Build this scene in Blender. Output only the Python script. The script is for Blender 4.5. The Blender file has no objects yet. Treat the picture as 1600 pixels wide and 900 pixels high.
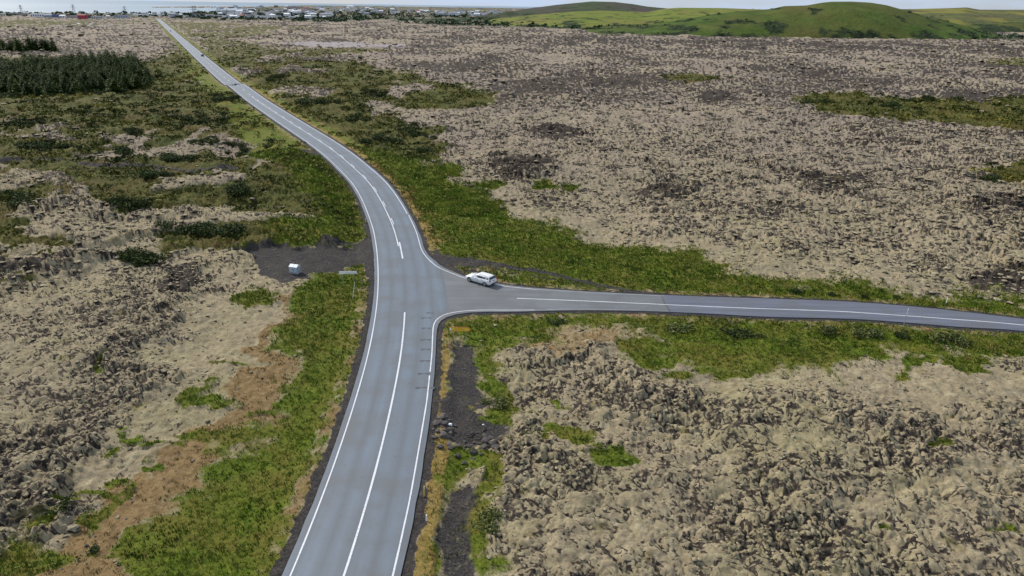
import bpy, bmesh, math, random
import numpy as np
from mathutils import Vector, Matrix, Quaternion
from mathutils.geometry import tessellate_polygon
R = math.radians
random.seed(7); rng = np.random.default_rng(11)
scene = bpy.context.scene
COL = scene.collection

# ------------------------------------------------------------------ camera, world, sun, exposure
F, H, ROLLK = 1067.0, 36.0, 0.0155
ROLL = math.atan(ROLLK)
PITCH = math.atan((450 - 9.7) / F * math.cos(ROLL))
cp, sp_ = math.cos(PITCH), math.sin(PITCH); cr, sr = math.cos(ROLL), math.sin(ROLL)
cam_d = bpy.data.cameras.new('camera'); cam = bpy.data.objects.new('camera', cam_d); COL.objects.link(cam)
cam_d.sensor_width = 36; cam_d.lens = 36 * F / 1600; cam_d.clip_start = 0.5; cam_d.clip_end = 150000
fwd = Vector((0, cp, -sp_)); up0 = Vector((0, sp_, cp)); rt0 = Vector((1, 0, 0))
rt = rt0 * cr + up0 * sr; up = up0 * cr - rt0 * sr
cam.matrix_world = Matrix(((rt.x, up.x, -fwd.x, 0), (rt.y, up.y, -fwd.y, 0), (rt.z, up.z, -fwd.z, H), (0, 0, 0, 1)))
scene.camera = cam
SUN_AZ, SUN_EL = R(-48), R(38)
world = bpy.data.worlds.new('World'); scene.world = world; world.use_nodes = True
nt = world.node_tree; nt.nodes.clear()
def N(t, kind, **kw):
    n = t.nodes.new(kind)
    for k, v in kw.items(): setattr(n, k, v)
    return n
sky = N(nt, 'ShaderNodeTexSky', sky_type='NISHITA', sun_disc=False, sun_elevation=SUN_EL, sun_rotation=SUN_AZ, altitude=50, air_density=1.0, dust_density=.4, ozone_density=1.5)
tc = N(nt, 'ShaderNodeTexCoord'); mp = N(nt, 'ShaderNodeMapping'); mp.inputs['Scale'].default_value = (3, 3, 14)
cn = N(nt, 'ShaderNodeTexNoise'); cn.inputs['Scale'].default_value = 1.6; cn.inputs['Detail'].default_value = 6; cn.inputs['Roughness'].default_value = .55
cr_ = N(nt, 'ShaderNodeValToRGB'); cr_.color_ramp.elements[0].position = .30; cr_.color_ramp.elements[0].color = (.45, .45, .45, 1); cr_.color_ramp.elements[1].position = .60
mx = N(nt, 'ShaderNodeMix', data_type='RGBA'); mx.inputs[7].default_value = (7.2, 8.7, 11.2, 1)
bg = N(nt, 'ShaderNodeBackground'); bg.inputs['Strength'].default_value = 0.060
wo = N(nt, 'ShaderNodeOutputWorld')
L = nt.links.new
L(tc.outputs['Generated'], mp.inputs['Vector']); L(mp.outputs[0], cn.inputs['Vector']); L(cn.outputs['Fac'], cr_.inputs['Fac'])
L(cr_.outputs['Color'], mx.inputs[0]); L(sky.outputs[0], mx.inputs[6]); L(mx.outputs[2], bg.inputs['Color']); L(bg.outputs[0], wo.inputs['Surface'])
sl = bpy.data.lights.new('sun', 'SUN'); sl.energy = 3.3; sl.angle = R(5); sl.color = (1, .935, .84)
so = bpy.data.objects.new('sun', sl); COL.objects.link(so)
sdir = Vector((math.sin(SUN_AZ) * math.cos(SUN_EL), math.cos(SUN_AZ) * math.cos(SUN_EL), math.sin(SUN_EL)))
so.rotation_euler = sdir.to_track_quat('Z', 'Y').to_euler(); so.location = (0, 0, 200)
vs = scene.view_settings; vs.view_transform = 'Standard'; vs.look = 'None'; vs.exposure = 0.35; vs.gamma = 1; vs.use_curve_mapping = False
scene.render.engine = 'CYCLES'
scene.cycles.max_bounces = 6; scene.cycles.diffuse_bounces = 3; scene.cycles.volume_bounces = 0

# ------------------------------------------------------------------ map from the survey picture to the ground and back
def hor(u): return 9.7 + ROLLK * (u - 800)
def G(u, v, z=0.0):
    u = np.asarray(u, float); v = np.asarray(v, float)
    a = (u - 800) / F; b = -(v - 450) / F
    x = a * cr - b * sr; y = a * sr + b * cr
    dy = cp + y * sp_; dz = -sp_ + y * cp
    t = (z - H) / dz
    return x * t, dy * t
def UV(x, y, z=0.0):
    zz = z - H
    dpt = y * cp - zz * sp_; yy = y * sp_ + zz * cp
    xr = x * cr + yy * sr; yr = -x * sr + yy * cr
    return 800 + F * xr / dpt, 450 - F * yr / dpt
def gp(u, v, z=0.0):
    x, y = G(u, v, z); return float(x), float(y)

# ------------------------------------------------------------------ noise
def hsh(ix, iy, s):
    h = (ix.astype(np.int64) * 374761393 + iy.astype(np.int64) * 668265263 + s * 982451653) & 0xffffffff
    h = ((h ^ (h >> 13)) * 1274126177) & 0xffffffff
    h = ((h ^ (h >> 16)) * 2246822519) & 0xffffffff
    return ((h ^ (h >> 15)) & 0xffffff).astype(np.float32) / 16777216.0
def pn(x, y, s=0):
    xi = np.floor(x); yi = np.floor(y); fx = (x - xi).astype(np.float32); fy = (y - yi).astype(np.float32)
    xi = xi.astype(np.int64); yi = yi.astype(np.int64)
    ux = fx * fx * fx * (fx * (fx * 6 - 15) + 10); uy = fy * fy * fy * (fy * (fy * 6 - 15) + 10)
    def g(ax, ay, dx, dy):
        a = hsh(ax, ay, s) * 6.2831853
        return np.cos(a) * dx + np.sin(a) * dy
    n00 = g(xi, yi, fx, fy); n10 = g(xi + 1, yi, fx - 1, fy); n01 = g(xi, yi + 1, fx, fy - 1); n11 = g(xi + 1, yi + 1, fx - 1, fy - 1)
    a = n00 + ux * (n10 - n00); b = n01 + ux * (n11 - n01)
    return (a + uy * (b - a)) * 1.5
def fbm(x, y, o=3, s=0):
    r = 0; a = 1; t = 0
    for i in range(o):
        r = r + a * pn(x, y, s + i * 17); t += a; a *= .5; x = x * 2.03 + 11.3; y = y * 2.03 - 7.1
    return r / t * 1.25
def worley(x, y, s=0):
    xi = np.floor(x).astype(np.int64); yi = np.floor(y).astype(np.int64)
    f1 = np.full(x.shape, 9., np.float32); f2 = f1.copy(); idd = np.zeros(x.shape, np.float32)
    for i in (-1, 0, 1):
        for j in (-1, 0, 1):
            cx = xi + i; cy = yi + j
            d = np.hypot(cx + hsh(cx, cy, s) - x, cy + hsh(cx, cy, s + 5) - y).astype(np.float32)
            r = hsh(cx, cy, s + 9)
            m = d < f1
            f2 = np.where(m, f1, np.minimum(f2, d)); idd = np.where(m, r, idd); f1 = np.where(m, d, f1)
    return f1, f2, idd
def sstep(a, b, x):
    t = np.clip((x - a) / (b - a), 0, 1); return t * t * (3 - 2 * t)
def sdf(px, py, poly):                       # negative inside
    P = np.asarray(poly, float); d = np.full(px.shape, 1e18); ins = np.zeros(px.shape, bool)
    for k in range(len(P)):
        ax, ay = P[k]; bx, by = P[(k + 1) % len(P)]
        ex, ey = bx - ax, by - ay; wx, wy = px - ax, py - ay
        t = np.clip((wx * ex + wy * ey) / max(ex * ex + ey * ey, 1e-9), 0, 1)
        d = np.minimum(d, (wx - ex * t) ** 2 + (wy - ey * t) ** 2)
        c = (ay > py) != (by > py)
        with np.errstate(divide='ignore', invalid='ignore'):
            c &= px < (bx - ax) * (py - ay) / ((by - ay) if by != ay else 1e-9) + ax
        ins ^= c
    return np.where(ins, -1, 1) * np.sqrt(d)
def pldist(px, py, pl):
    P = np.asarray(pl, float); d = np.full(px.shape, 1e18)
    for k in range(len(P) - 1):
        ax, ay = P[k]; ex, ey = P[k + 1] - P[k]; wx, wy = px - ax, py - ay
        t = np.clip((wx * ex + wy * ey) / max(ex * ex + ey * ey, 1e-9), 0, 1)
        d = np.minimum(d, (wx - ex * t) ** 2 + (wy - ey * t) ** 2)
    return np.sqrt(d)
def spline(pts, step):
    P = [Vector((p[0], p[1])) for p in pts]; P = [P[0] * 2 - P[1]] + P + [P[-1] * 2 - P[-2]]; out = []
    for i in range(1, len(P) - 2):
        a, b, c, d = P[i - 1:i + 3]; n = max(2, int((c - b).length / step))
        for k in range(n):
            t = k / n
            out.append(.5 * ((2 * b) + (c - a) * t + (2 * a - 5 * b + 4 * c - d) * t * t + (3 * b - a - 3 * c + d) * t ** 3))
    out.append(P[-2]); return np.array([(p.x, p.y) for p in out])

# ------------------------------------------------------------------ mesh / object helpers
def npmesh(name, V, Fc, smooth=False, mat=None, attrs=None, colors=None):
    V = np.ascontiguousarray(V, np.float32); Fc = np.ascontiguousarray(Fc, np.int32); k = Fc.shape[1]
    me = bpy.data.meshes.new(name); me.vertices.add(len(V)); me.vertices.foreach_set('co', V.ravel())
    me.loops.add(Fc.size); me.loops.foreach_set('vertex_index', Fc.ravel())
    me.polygons.add(len(Fc)); me.polygons.foreach_set('loop_start', np.arange(0, Fc.size, k, dtype=np.int32))
    try: me.polygons.foreach_set('loop_total', np.full(len(Fc), k, np.int32))
    except Exception: pass
    me.update(calc_edges=True)
    me.polygons.foreach_set('use_smooth', np.full(len(Fc), smooth, bool))
    for n, a in (attrs or {}).items():
        at = me.attributes.new(n, 'FLOAT', 'POINT'); at.data.foreach_set('value', np.ascontiguousarray(a, np.float32))
    for n, a in (colors or {}).items():
        at = me.attributes.new(n, 'FLOAT_COLOR', 'POINT'); at.data.foreach_set('color', np.ascontiguousarray(a, np.float32).ravel())
    if mat: me.materials.append(mat)
    return me
def link(name, me, parent=None, loc=None, rz=None):
    o = bpy.data.objects.new(name, me); COL.objects.link(o)
    if parent: o.parent = parent
    if loc is not None: o.location = loc
    if rz is not None: o.rotation_euler = (0, 0, rz)
    return o
def tag(o, label=None, cat=None, group=None, kind=None):
    if label: o['label'] = label
    if cat: o['category'] = cat
    if group: o['group'] = group
    if kind: o['kind'] = kind
    return o
def empty(name, loc=(0, 0, 0), rz=0): return link(name, None, None, loc, rz)
class MB:
    def __init__(s): s.v = []; s.f = []; s.m = []; s.mi = 0
    def add(s, vs, fs):
        b = len(s.v); s.v += [tuple(v) for v in vs]; s.f += [tuple(b + i for i in f) for f in fs]; s.m += [s.mi] * len(fs)
    def box(s, c, d, rz=0, taper=1.0):
        x, y, z = (k / 2 for k in d); vs = []
        for sz, t in ((-1, 1), (1, taper)):
            for sx, sy in ((-1, -1), (1, -1), (1, 1), (-1, 1)):
                a, b = sx * x * t, sy * y * t
                vs.append((c[0] + a * math.cos(rz) - b * math.sin(rz), c[1] + a * math.sin(rz) + b * math.cos(rz), c[2] + sz * z))
        s.add(vs, [(0, 3, 2, 1), (4, 5, 6, 7), (0, 1, 5, 4), (1, 2, 6, 5), (2, 3, 7, 6), (3, 0, 4, 7)])
    def tube(s, a, b, r0, r1=None, n=8):
        r1 = r0 if r1 is None else r1; a = Vector(a); b = Vector(b); q = (b - a).to_track_quat('Z', 'Y'); vs = []
        for p, r in ((a, r0), (b, r1)):
            for k in range(n): vs.append(p + q @ Vector((r * math.cos(6.28318 * k / n), r * math.sin(6.28318 * k / n), 0)))
        s.add(vs, [(k, (k + 1) % n, n + (k + 1) % n, n + k) for k in range(n)] + [tuple(range(n))[::-1], tuple(range(n, 2 * n))])
    def mesh(s, name, mats, smooth=False):
        me = bpy.data.meshes.new(name); me.from_pydata(s.v, [], s.f); me.update()
        for m in (mats if isinstance(mats, (list, tuple)) else [mats]): me.materials.append(m)
        me.polygons.foreach_set('material_index', s.m)
        if smooth: me.polygons.foreach_set('use_smooth', [True] * len(s.f))
        return me
    def build(s, name, mats, parent=None, smooth=False, **k): return link(name, s.mesh(name, mats, smooth), parent, **k)

# ------------------------------------------------------------------ materials
def newmat(name):
    m = bpy.data.materials.new(name); m.use_nodes = True
    return m, m.node_tree, m.node_tree.nodes['Principled BSDF']
def noise(t, scale, detail=3, rough=.55, vec=None, dim='3D'):
    n = t.nodes.new('ShaderNodeTexNoise'); n.inputs['Scale'].default_value = scale; n.inputs['Detail'].default_value = detail; n.inputs['Roughness'].default_value = rough
    if vec is not None: t.links.new(vec, n.inputs['Vector'])
    return n.outputs['Fac']
def ramp(t, fac, stops):
    r = t.nodes.new('ShaderNodeValToRGB'); e = r.color_ramp.elements
    while len(e) < len(stops): e.new(.5)
    for k, (p, c) in enumerate(stops):
        e[k].position = p; e[k].color = (*c, 1) if len(c) == 3 else c
    t.links.new(fac, r.inputs['Fac']); return r.outputs['Color']
def mixc(t, fac, a, b):
    m = t.nodes.new('ShaderNodeMix'); m.data_type = 'RGBA'
    for s, v in ((0, fac), (6, a), (7, b)):
        if hasattr(v, 'links'): t.links.new(v, m.inputs[s])
        elif s == 0: m.inputs[0].default_value = v
        else: m.inputs[s].default_value = (*v, 1)
    return m.outputs[2]
def attr(t, name, out='Fac'):
    a = t.nodes.new('ShaderNodeAttribute'); a.attribute_name = name; return a.outputs[out]
def math_(t, op, a, b=None, clamp=False):
    m = t.nodes.new('ShaderNodeMath'); m.operation = op; m.use_clamp = clamp
    for k, v in enumerate((a, b)):
        if v is None: continue
        if hasattr(v, 'links'): t.links.new(v, m.inputs[k])
        else: m.inputs[k].default_value = v
    return m.outputs[0]
def geo(t): return t.nodes.new('ShaderNodeNewGeometry').outputs['Position']
def bump(t, b, h, strength, dist):
    n = t.nodes.new('ShaderNodeBump'); n.inputs['Strength'].default_value = strength; n.inputs['Distance'].default_value = dist
    t.links.new(h, n.inputs['Height']); t.links.new(n.outputs[0], b.inputs['Normal'])
def paint(name, c, rough=.5, metal=0, var=.12, scale=6, coat=0):
    m, t, b = newmat(name)
    col = ramp(t, noise(t, scale, 4), [(.3, tuple(k * (1 - var) for k in c)), (.7, tuple(min(1, k * (1 + var)) for k in c))])
    t.links.new(col, b.inputs['Base Color']); b.inputs['Roughness'].default_value = rough; b.inputs['Metallic'].default_value = metal
    b.inputs['Coat Weight'].default_value = coat; return m

# ground: masks say which cover grows where, nodes give each cover its colours
def ground_material():
    m, t, b = newmat('ground'); P = geo(t)
    def nz(s, d=3, r=.6): return noise(t, s, d, r, P)
    A = t.nodes.new('ShaderNodeSeparateColor'); t.links.new(attr(t, 'cover_a', 'Color'), A.inputs[0])
    B = t.nodes.new('ShaderNodeSeparateColor'); t.links.new(attr(t, 'cover_b', 'Color'), B.inputs[0])
    C = t.nodes.new('ShaderNodeSeparateColor'); t.links.new(attr(t, 'cover_c', 'Color'), C.inputs[0])
    grass, heath, dry = A.outputs; gravel, rock, cell = B.outputs; patch, wood, strip = C.outputs
    spk = nz(.55, 8, .82); spk2 = nz(2.0, 5, .8)
    def crisp(mask, k=4.0, amp=.9, n=None):
        v = math_(t, 'ADD', mask, math_(t, 'MULTIPLY', math_(t, 'SUBTRACT', n or spk2, .5), amp))
        return math_(t, 'ADD', math_(t, 'MULTIPLY', math_(t, 'SUBTRACT', v, .5), k), .5, True)
    grass, heath, dry = crisp(grass, 2.6, 2.4, spk), crisp(heath, 4, 1.8, spk), crisp(dry, 2.2, 1.9, spk)
    rock = crisp(rock, 5, 1.5, spk); gravel = crisp(gravel, 3, 2.2, spk); strip = crisp(strip, 3, 1.2)
    moss = ramp(t, nz(1.3, 7, .8), [(.3, (.185, .145, .085)), (.5, (.325, .265, .160)), (.68, (.50, .425, .275))])
    moss = mixc(t, ramp(t, nz(.06, 3), [(.45, (0, 0, 0)), (.62, (.8, .8, .8))]), moss, mixc(t, .28, moss, (.29, .28, .10)))
    mauve = ramp(t, nz(.018, 3), [(.40, (0, 0, 0)), (.58, (.75, .75, .75))])
    _p = t.nodes.new('ShaderNodeSeparateXYZ'); t.links.new(P, _p.inputs[0])
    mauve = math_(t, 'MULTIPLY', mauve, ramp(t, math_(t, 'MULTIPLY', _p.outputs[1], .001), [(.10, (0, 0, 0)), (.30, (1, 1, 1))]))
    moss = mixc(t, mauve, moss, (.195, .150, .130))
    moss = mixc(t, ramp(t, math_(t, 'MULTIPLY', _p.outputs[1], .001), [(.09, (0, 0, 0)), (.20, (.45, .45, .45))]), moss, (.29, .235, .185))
    moss = mixc(t, math_(t, 'MULTIPLY', cell, .55), moss, mixc(t, .5, moss, (.2, .155, .12)))
    rk = ramp(t, nz(2.5, 5, .75), [(.3, (.016, .012, .009)), (.5, (.048, .037, .029)), (.72, (.16, .13, .10))])
    lava = mixc(t, rock, moss, rk)  # bare rock; its dark colour also stands in for shade in the cracks
    rust = ramp(t, nz(.35, 4), [(.62, (0, 0, 0)), (.72, (.6, .6, .6))])
    lava = mixc(t, rust, lava, (.16, .13, .03))
    gr = ramp(t, nz(1.8, 7, .85), [(.3, (.026, .048, .004)), (.5, (.095, .135, .010)), (.7, (.22, .235, .030))])
    gr = mixc(t, ramp(t, nz(.16, 6, .75), [(.42, (0, 0, 0)), (.60, (.8, .8, .8))]), gr, (.165, .135, .028))
    gr = mixc(t, ramp(t, nz(.5, 6, .8), [(.30, (.6, .6, .6)), (.42, (0, 0, 0))]), gr, (.022, .035, .006))
    he = ramp(t, nz(.7, 7, .85), [(.32, (.018, .023, .005)), (.5, (.075, .078, .015)), (.68, (.20, .17, .05))])
    he = mixc(t, ramp(t, nz(.07, 4, .6), [(.48, (0, 0, 0)), (.66, (.7, .7, .7))]), he, (.115, .075, .026))
    he = mixc(t, ramp(t, nz(.045, 4, .6), [(.55, (0, 0, 0)), (.7, (.7, .7, .7))]), he, (.04, .06, .009))
    dr = ramp(t, nz(1.6, 5, .7), [(.25, (.15, .092, .040)), (.5, (.235, .155, .068)), (.75, (.34, .245, .12))])
    gv = ramp(t, nz(5, 5, .85), [(.3, (.015, .013, .012)), (.5, (.040, .035, .032)), (.72, (.14, .125, .115))])
    gv = mixc(t, ramp(t, nz(.45, 6, .75), [(.45, (0, 0, 0)), (.62, (.6, .6, .6))]), gv, mixc(t, .25, gv, (.17, .145, .115)))
    gv = mixc(t, ramp(t, nz(.9, 6, .8), [(.60, (0, 0, 0)), (.66, (.8, .8, .8))]), gv, (.085, .095, .022))
    st = ramp(t, nz(2.0, 6, .85), [(.32, (.12, .085, .02)), (.5, (.24, .165, .045)), (.68, (.42, .31, .12))])
    wd = ramp(t, nz(.05, 5, .7), [(.35, (.010, .02, .010)), (.55, (.03, .05, .016)), (.75, (.09, .10, .03))])
    c = mixc(t, dry, lava, dr); c = mixc(t, heath, c, he); c = mixc(t, grass, c, gr); c = mixc(t, strip, c, st)
    c = mixc(t, wood, c, wd); c = mixc(t, gravel, c, gv); c = mixc(t, patch, c, (.33, .29, .28))
    t.links.new(c, b.inputs['Base Color']); b.inputs['Roughness'].default_value = .95; b.inputs['Specular IOR Level'].default_value = .15
    bump(t, b, nz(4.5, 5, .75), .8, .25)
    return m
M_ground = ground_material()

# ------------------------------------------------------------------ the roads, traced and turned into metres
def W(pts): return [gp(*p) for p in pts]
centre_px = [(246.2, 29), (275.5, 52.5), (321, 94), (348.5, 126-9), (369, 131), (399, 153.5), (440, 182), (470, 201), (503, 222), (530, 241.5), (552.5, 261), (576, 283.5),
             (592, 306), (604, 328.5), (616, 355.5), (623.5, 382.5), (628.6, 411), (632.5, 445), (633, 482), (630, 524), (625, 565), (617.8, 601),
             (610.7, 638), (580.6, 760), (559, 830), (539, 899)]
ROADX = 0
_far = gp(247, 29.5)
cw = W([(321, 94.5), (347, 113.5), (371, 132), (399, 154), (461-0, 195)][:0])
cl = [gp(246.6, 29.3), gp(321, 95.5)] + W([(371.5, 133.5), (399, 154.5), (428, 174), (452, 189.5), (470, 201), (503, 222), (530, 241.5), (552.5, 261), (576, 283.5), (592, 306),
      (604, 328.5), (616, 355.5), (623.5, 382.5), (628.8, 411), (632.3, 445), (633, 482), (630, 524), (625, 565), (617.8, 601), (610.7, 638), (580.6, 760), (559, 830), (539, 899), (510, 980), (470, 1080)])
CL = spline(cl, 2.0)
# evenly spaced, lightly smoothed
s_ = np.concatenate([[0], np.cumsum(np.hypot(*np.diff(CL, axis=0).T))]); ss = np.arange(0, s_[-1], 2.0)
CL = np.c_[np.interp(ss, s_, CL[:, 0]), np.interp(ss, s_, CL[:, 1])]
for _ in range(6): CL[1:-1] = (CL[:-2] + 2 * CL[1:-1] + CL[2:]) / 4
T = np.gradient(CL, axis=0); T /= np.hypot(T[:, 0], T[:, 1])[:, None]; NR = np.c_[-T[:, 1], T[:, 0]]     # travelling towards the camera: its left is +x, the picture's right
cu, cv = UV(CL[:, 0], CL[:, 1])
LO, RO = 3.62, 3.42
wl = np.full(len(CL), LO + .55); wr = np.full(len(CL), RO + .45)
wr += 1.75 * sstep(395, 420, cv) * (1 - sstep(484, 500, cv))
def smooth_spline(px, step=.6):
    return spline(W(px), step)
line_up = smooth_spline([(638.5, 336), (650, 361.5), (658, 388), (665.5, 400.5), (676, 411), (686.5, 418.5), (707.5, 427.5), (728.5, 435), (755, 441), (779.5, 445.5), (797.5, 448.3), (835, 452)])
line_lo = smooth_spline([(835, 484.3), (797, 484.5), (750, 484.5), (720, 486.5), (700, 490), (688, 495), (681, 501), (677.7, 508), (676.2, 520), (674.9, 551), (672, 581)])
line_lo2 = smooth_spline([(671.2, 586.7), (668.5, 611.6), (665, 638), (644, 760), (629.5, 830), (614, 898), (594, 980)])
side_top = W([(655, 366), (664, 390), (672, 401), (682, 410), (692, 417), (710, 425), (731, 432.8), (757, 439), (782, 443.4), (800, 446), (840, 450), (900, 454.3), (1000, 459.4), (1094, 463), (1187, 466), (1313, 470.7), (1420, 478.2), (1500, 486.5), (1600, 498.4), (1750, 520), (1950, 552)])
side_bot = W([(1950, 570), (1750, 538), (1600, 517), (1500, 510.5), (1367, 500), (1300, 497.2), (1187, 494.3), (1112, 490), (1000, 485.6), (900, 484.6), (835, 486), (797, 487), (750, 487), (722, 489.4), (704, 493), (693, 498), (686.5, 503.5), (683.5, 511), (682, 522), (680.5, 552), (676, 590), (669, 640)])
ST = spline(side_top, .8); SB = spline(side_bot, .8)
SIDE = np.vstack([ST, SB, np.array(W([(625, 640), (625, 366)]))])
MAIN = np.vstack([CL + NR * wr[:, None], (CL - NR * wl[:, None])[::-1]])

# ------------------------------------------------------------------ the ground sheet
us = np.concatenate([np.linspace(-420, -20, 90, endpoint=False), np.arange(-20, 1620, 1.55), np.linspace(1620, 2020, 90)])
es = np.concatenate([[.55, .8, 1.1, 1.4, 1.7], np.arange(2, 36, .55), np.arange(36, 330, .85), np.arange(330, 905, 1.45), np.linspace(906, 1250, 90)])
U, E_ = np.meshgrid(us, es); VV = hor(U) + E_
X, Y = G(U, VV); shp = X.shape; NV = X.size
DIST = np.hypot(X, Y)
zc = Y * cp + H * sp_
lat = zc / F * 1.6; dep = zc * zc / (F * H) * np.gradient(es)[:, None]
SPC = np.sqrt(lat * dep)
def fade(w): return np.clip((w / SPC - .9) / 1.3, 0, 1).astype(np.float32)
k_ = (1 + DIST / 140)
wx = (fbm(X / 9, Y / 9, 4, 3) * 3.0 + fbm(X / 2.2, Y / 2.2, 2, 8) * .8) * k_; wy = (fbm(X / 9, Y / 9, 4, 23) * 3.0 + fbm(X / 2.2, Y / 2.2, 2, 28) * .8) * k_
wux, wvx = UV(X + wx, Y + wy); wvx = np.maximum(wvx, hor(wux) + .4); wux = np.clip(wux, -600, 2200)
def zone(poly, soft=3.0, warp=True):
    P_ = np.asarray(poly, float); out = np.zeros(shp, np.float32)
    a, b = ((wux + U) / 2, (wvx + VV) / 2) if warp == .5 else ((wux, wvx) if warp else (U, VV)); m0 = soft + 2
    sel = (a > P_[:, 0].min() - m0) & (a < P_[:, 0].max() + m0) & (b > P_[:, 1].min() - m0) & (b < P_[:, 1].max() + m0)
    if sel.any(): out[sel] = 1 - sstep(-soft, soft, sdf(a[sel], b[sel], P_))
    return out
def ell(cx, cy, rx, ry, soft=.35):
    d = np.hypot((wux - cx) / rx, (wvx - cy) / ry); return (1 - sstep(1 - soft, 1 + soft, d)).astype(np.float32)
def union(*a):
    r = a[0]
    for b in a[1:]: r = np.maximum(r, b)
    return r
# -- heath and scrub
heath = union(
    zone([(-450, 92), (0, 90), (235, 98), (275, 78), (262, 48), (300, 80), (400, 175), (490, 238), (560, 300), (585, 345), (585, 385), (400, 392), (385, 392), (250, 405), (120, 436), (-450, 470)], 4),
    zone([(300, 80), (330, 74), (440, 97), (560, 97), (670, 125), (775, 150), (760, 168), (700, 175), (620, 185), (690, 215), (690, 245), (640, 262), (590, 252), (500, 210), (400, 145)], 4),
    zone([(262, 34), (330, 34), (420, 40), (500, 44), (430, 52), (360, 62), (440, 78), (560, 76), (620, 80), (470, 92), (330, 92)], 2) * .95,
    zone([(1245, 152), (1300, 148), (1420, 155), (1600, 155), (2100, 150), (2100, 235), (1600, 212), (1500, 193), (1380, 186), (1290, 180)], 3),
    zone([(1020, 122), (1080, 118), (1140, 125), (1080, 131)], 2), zone([(1530, 275), (1600, 252), (2100, 245), (2100, 300), (1600, 288)], 3),
    zone([(1540, 95), (1600, 93), (1700, 96), (1700, 104), (1560, 103)], 2),
    zone([(-450, 31), (120, 31), (250, 33), (240, 37), (60, 43), (-450, 45)], 1.5) * .85)
openp = sstep(.08, .32, fbm(X / 17 * (1 / k_ ** .5), Y / 26 * (1 / k_ ** .5), 4, 61) - .05)        # moss showing through the scrub
heath *= 1 - .95 * openp * (1 - zone([(-450, 92), (235, 98), (245, 160), (-450, 165)], 5))
mound = union(zone([(40, 352), (100, 318), (150, 322), (200, 340), (255, 332), (310, 322), (400, 330), (478, 342), (450, 355), (400, 357), (330, 352), (270, 368), (190, 385), (120, 392), (60, 378)], 4),
              zone([(-20, 278), (90, 278), (135, 295), (60, 305), (-20, 300)], 3), zone([(45, 206), (110, 200), (108, 225), (50, 228)], 3), zone([(180, 218), (215, 215), (225, 232), (170, 238)], 3) * .8,
              zone([(330, 275), (390, 272), (380, 290), (270, 300), (230, 310), (260, 290)], 3), zone([(0, 400), (190, 400), (150, 420), (0, 445)], 3) * .8, zone([(90, 305), (140, 300), (130, 318), (95, 318)], 2))
heath *= 1 - mound
heath = np.clip(heath * (1 + sstep(350, 700, DIST) * (1.5 * fbm(X / (lat * 4), Y / (dep * 1.2), 2, 631) - .1)), 0, 1)
# -- grass
grass = union(
    zone([(300, 92), (312, 92), (400, 165), (490, 236), (560, 290), (588, 345), (586, 386), (480, 388), (405, 385), (430, 360), (490, 335), (470, 290), (440, 262), (400, 245), (360, 190), (290, 110)], 13),
    zone([(576, 414), (582, 450), (578, 500), (560, 580), (520, 680), (490, 760), (460, 850), (440, 960), (180, 960), (195, 870), (240, 800), (330, 745), (375, 700), (300, 690), (430, 645), (455, 560), (425, 500), (450, 458), (505, 418)], 20),
    zone([(560, 222), (590, 250), (690, 256), (720, 292), (800, 337), (900, 360), (960, 382), (1100, 392), (1150, 418), (1250, 438), (1420, 455), (1600, 470), (2100, 520), (2100, 620), (1600, 505), (1200, 470), (1000, 462), (840, 440), (690, 400), (665, 370), (630, 310), (590, 262)], 13),
    zone([(685, 496), (800, 484), (1000, 484), (1200, 492), (1500, 508), (1600, 515), (2100, 600), (2100, 680), (1600, 545), (1560, 560), (1500, 545), (1440, 562), (1360, 545), (1290, 590), (1200, 585), (1080, 560), (1000, 520), (900, 506), (830, 530), (790, 560), (770, 600), (745, 640), (735, 590), (755, 545), (700, 530)], 20),
    ell(880, 682, 48, 15), ell(935, 714, 34, 14), ell(765, 630, 28, 32), ell(1410, 572, 34, 14), ell(1510, 570, 60, 16), ell(745, 720, 26, 60), ell(770, 820, 30, 60) * .9, ell(1030, 550, 60, 18),
    ell(760, 870, 50, 40) * .7, ell(700, 700, 14, 30), ell(1150, 570, 60, 14) * .8, ell(1280, 545, 50, 22))
tufts = [(100, 795, 20, 12), (225, 730, 26, 10), (315, 630, 38, 12), (215, 670, 26, 8), (250, 688, 22, 7), (155, 778, 18, 14), (150, 856, 14, 7), (175, 695, 9, 8), (410, 632, 18, 8), (330, 685, 30, 16), (395, 462, 26, 14),
         (60, 860, 60, 26), (345, 562, 16, 7), (190, 560, 12, 7), (160, 800, 12, 10), (205, 860, 14, 9), (1550, 836, 22, 8), (1410, 825, 12, 6), (1060, 585, 30, 9), (862, 292, 20, 6), (755, 292, 26, 6), (1480, 690, 20, 6), (285, 760-60, 12, 10), (860, 640, 16, 5)]
for a in tufts: grass = np.maximum(grass, ell(*a, soft=.5))
townz = zone([(-300, 18), (0, 19), (250, 20), (330, 15), (420, 8), (800, 8), (800, 27), (620, 27), (560, 33), (330, 31), (250, 27), (0, 25), (-300, 24)], 1, False)
farg = zone([(455, 26), (560, 27), (640, 25), (800, 27), (1040, 40), (1600, 60), (1600, 62), (1040, 52), (800, 42), (640, 37), (460, 33)], 1.5, False)
wood = farg * sstep(-.3, .1, fbm(X / 200, Y / 300, 3, 91) + .1)
wood = np.maximum(wood, townz * np.clip(.55 + .9 * fbm(X / 160, Y / 400, 3, 95), 0, 1))
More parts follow.
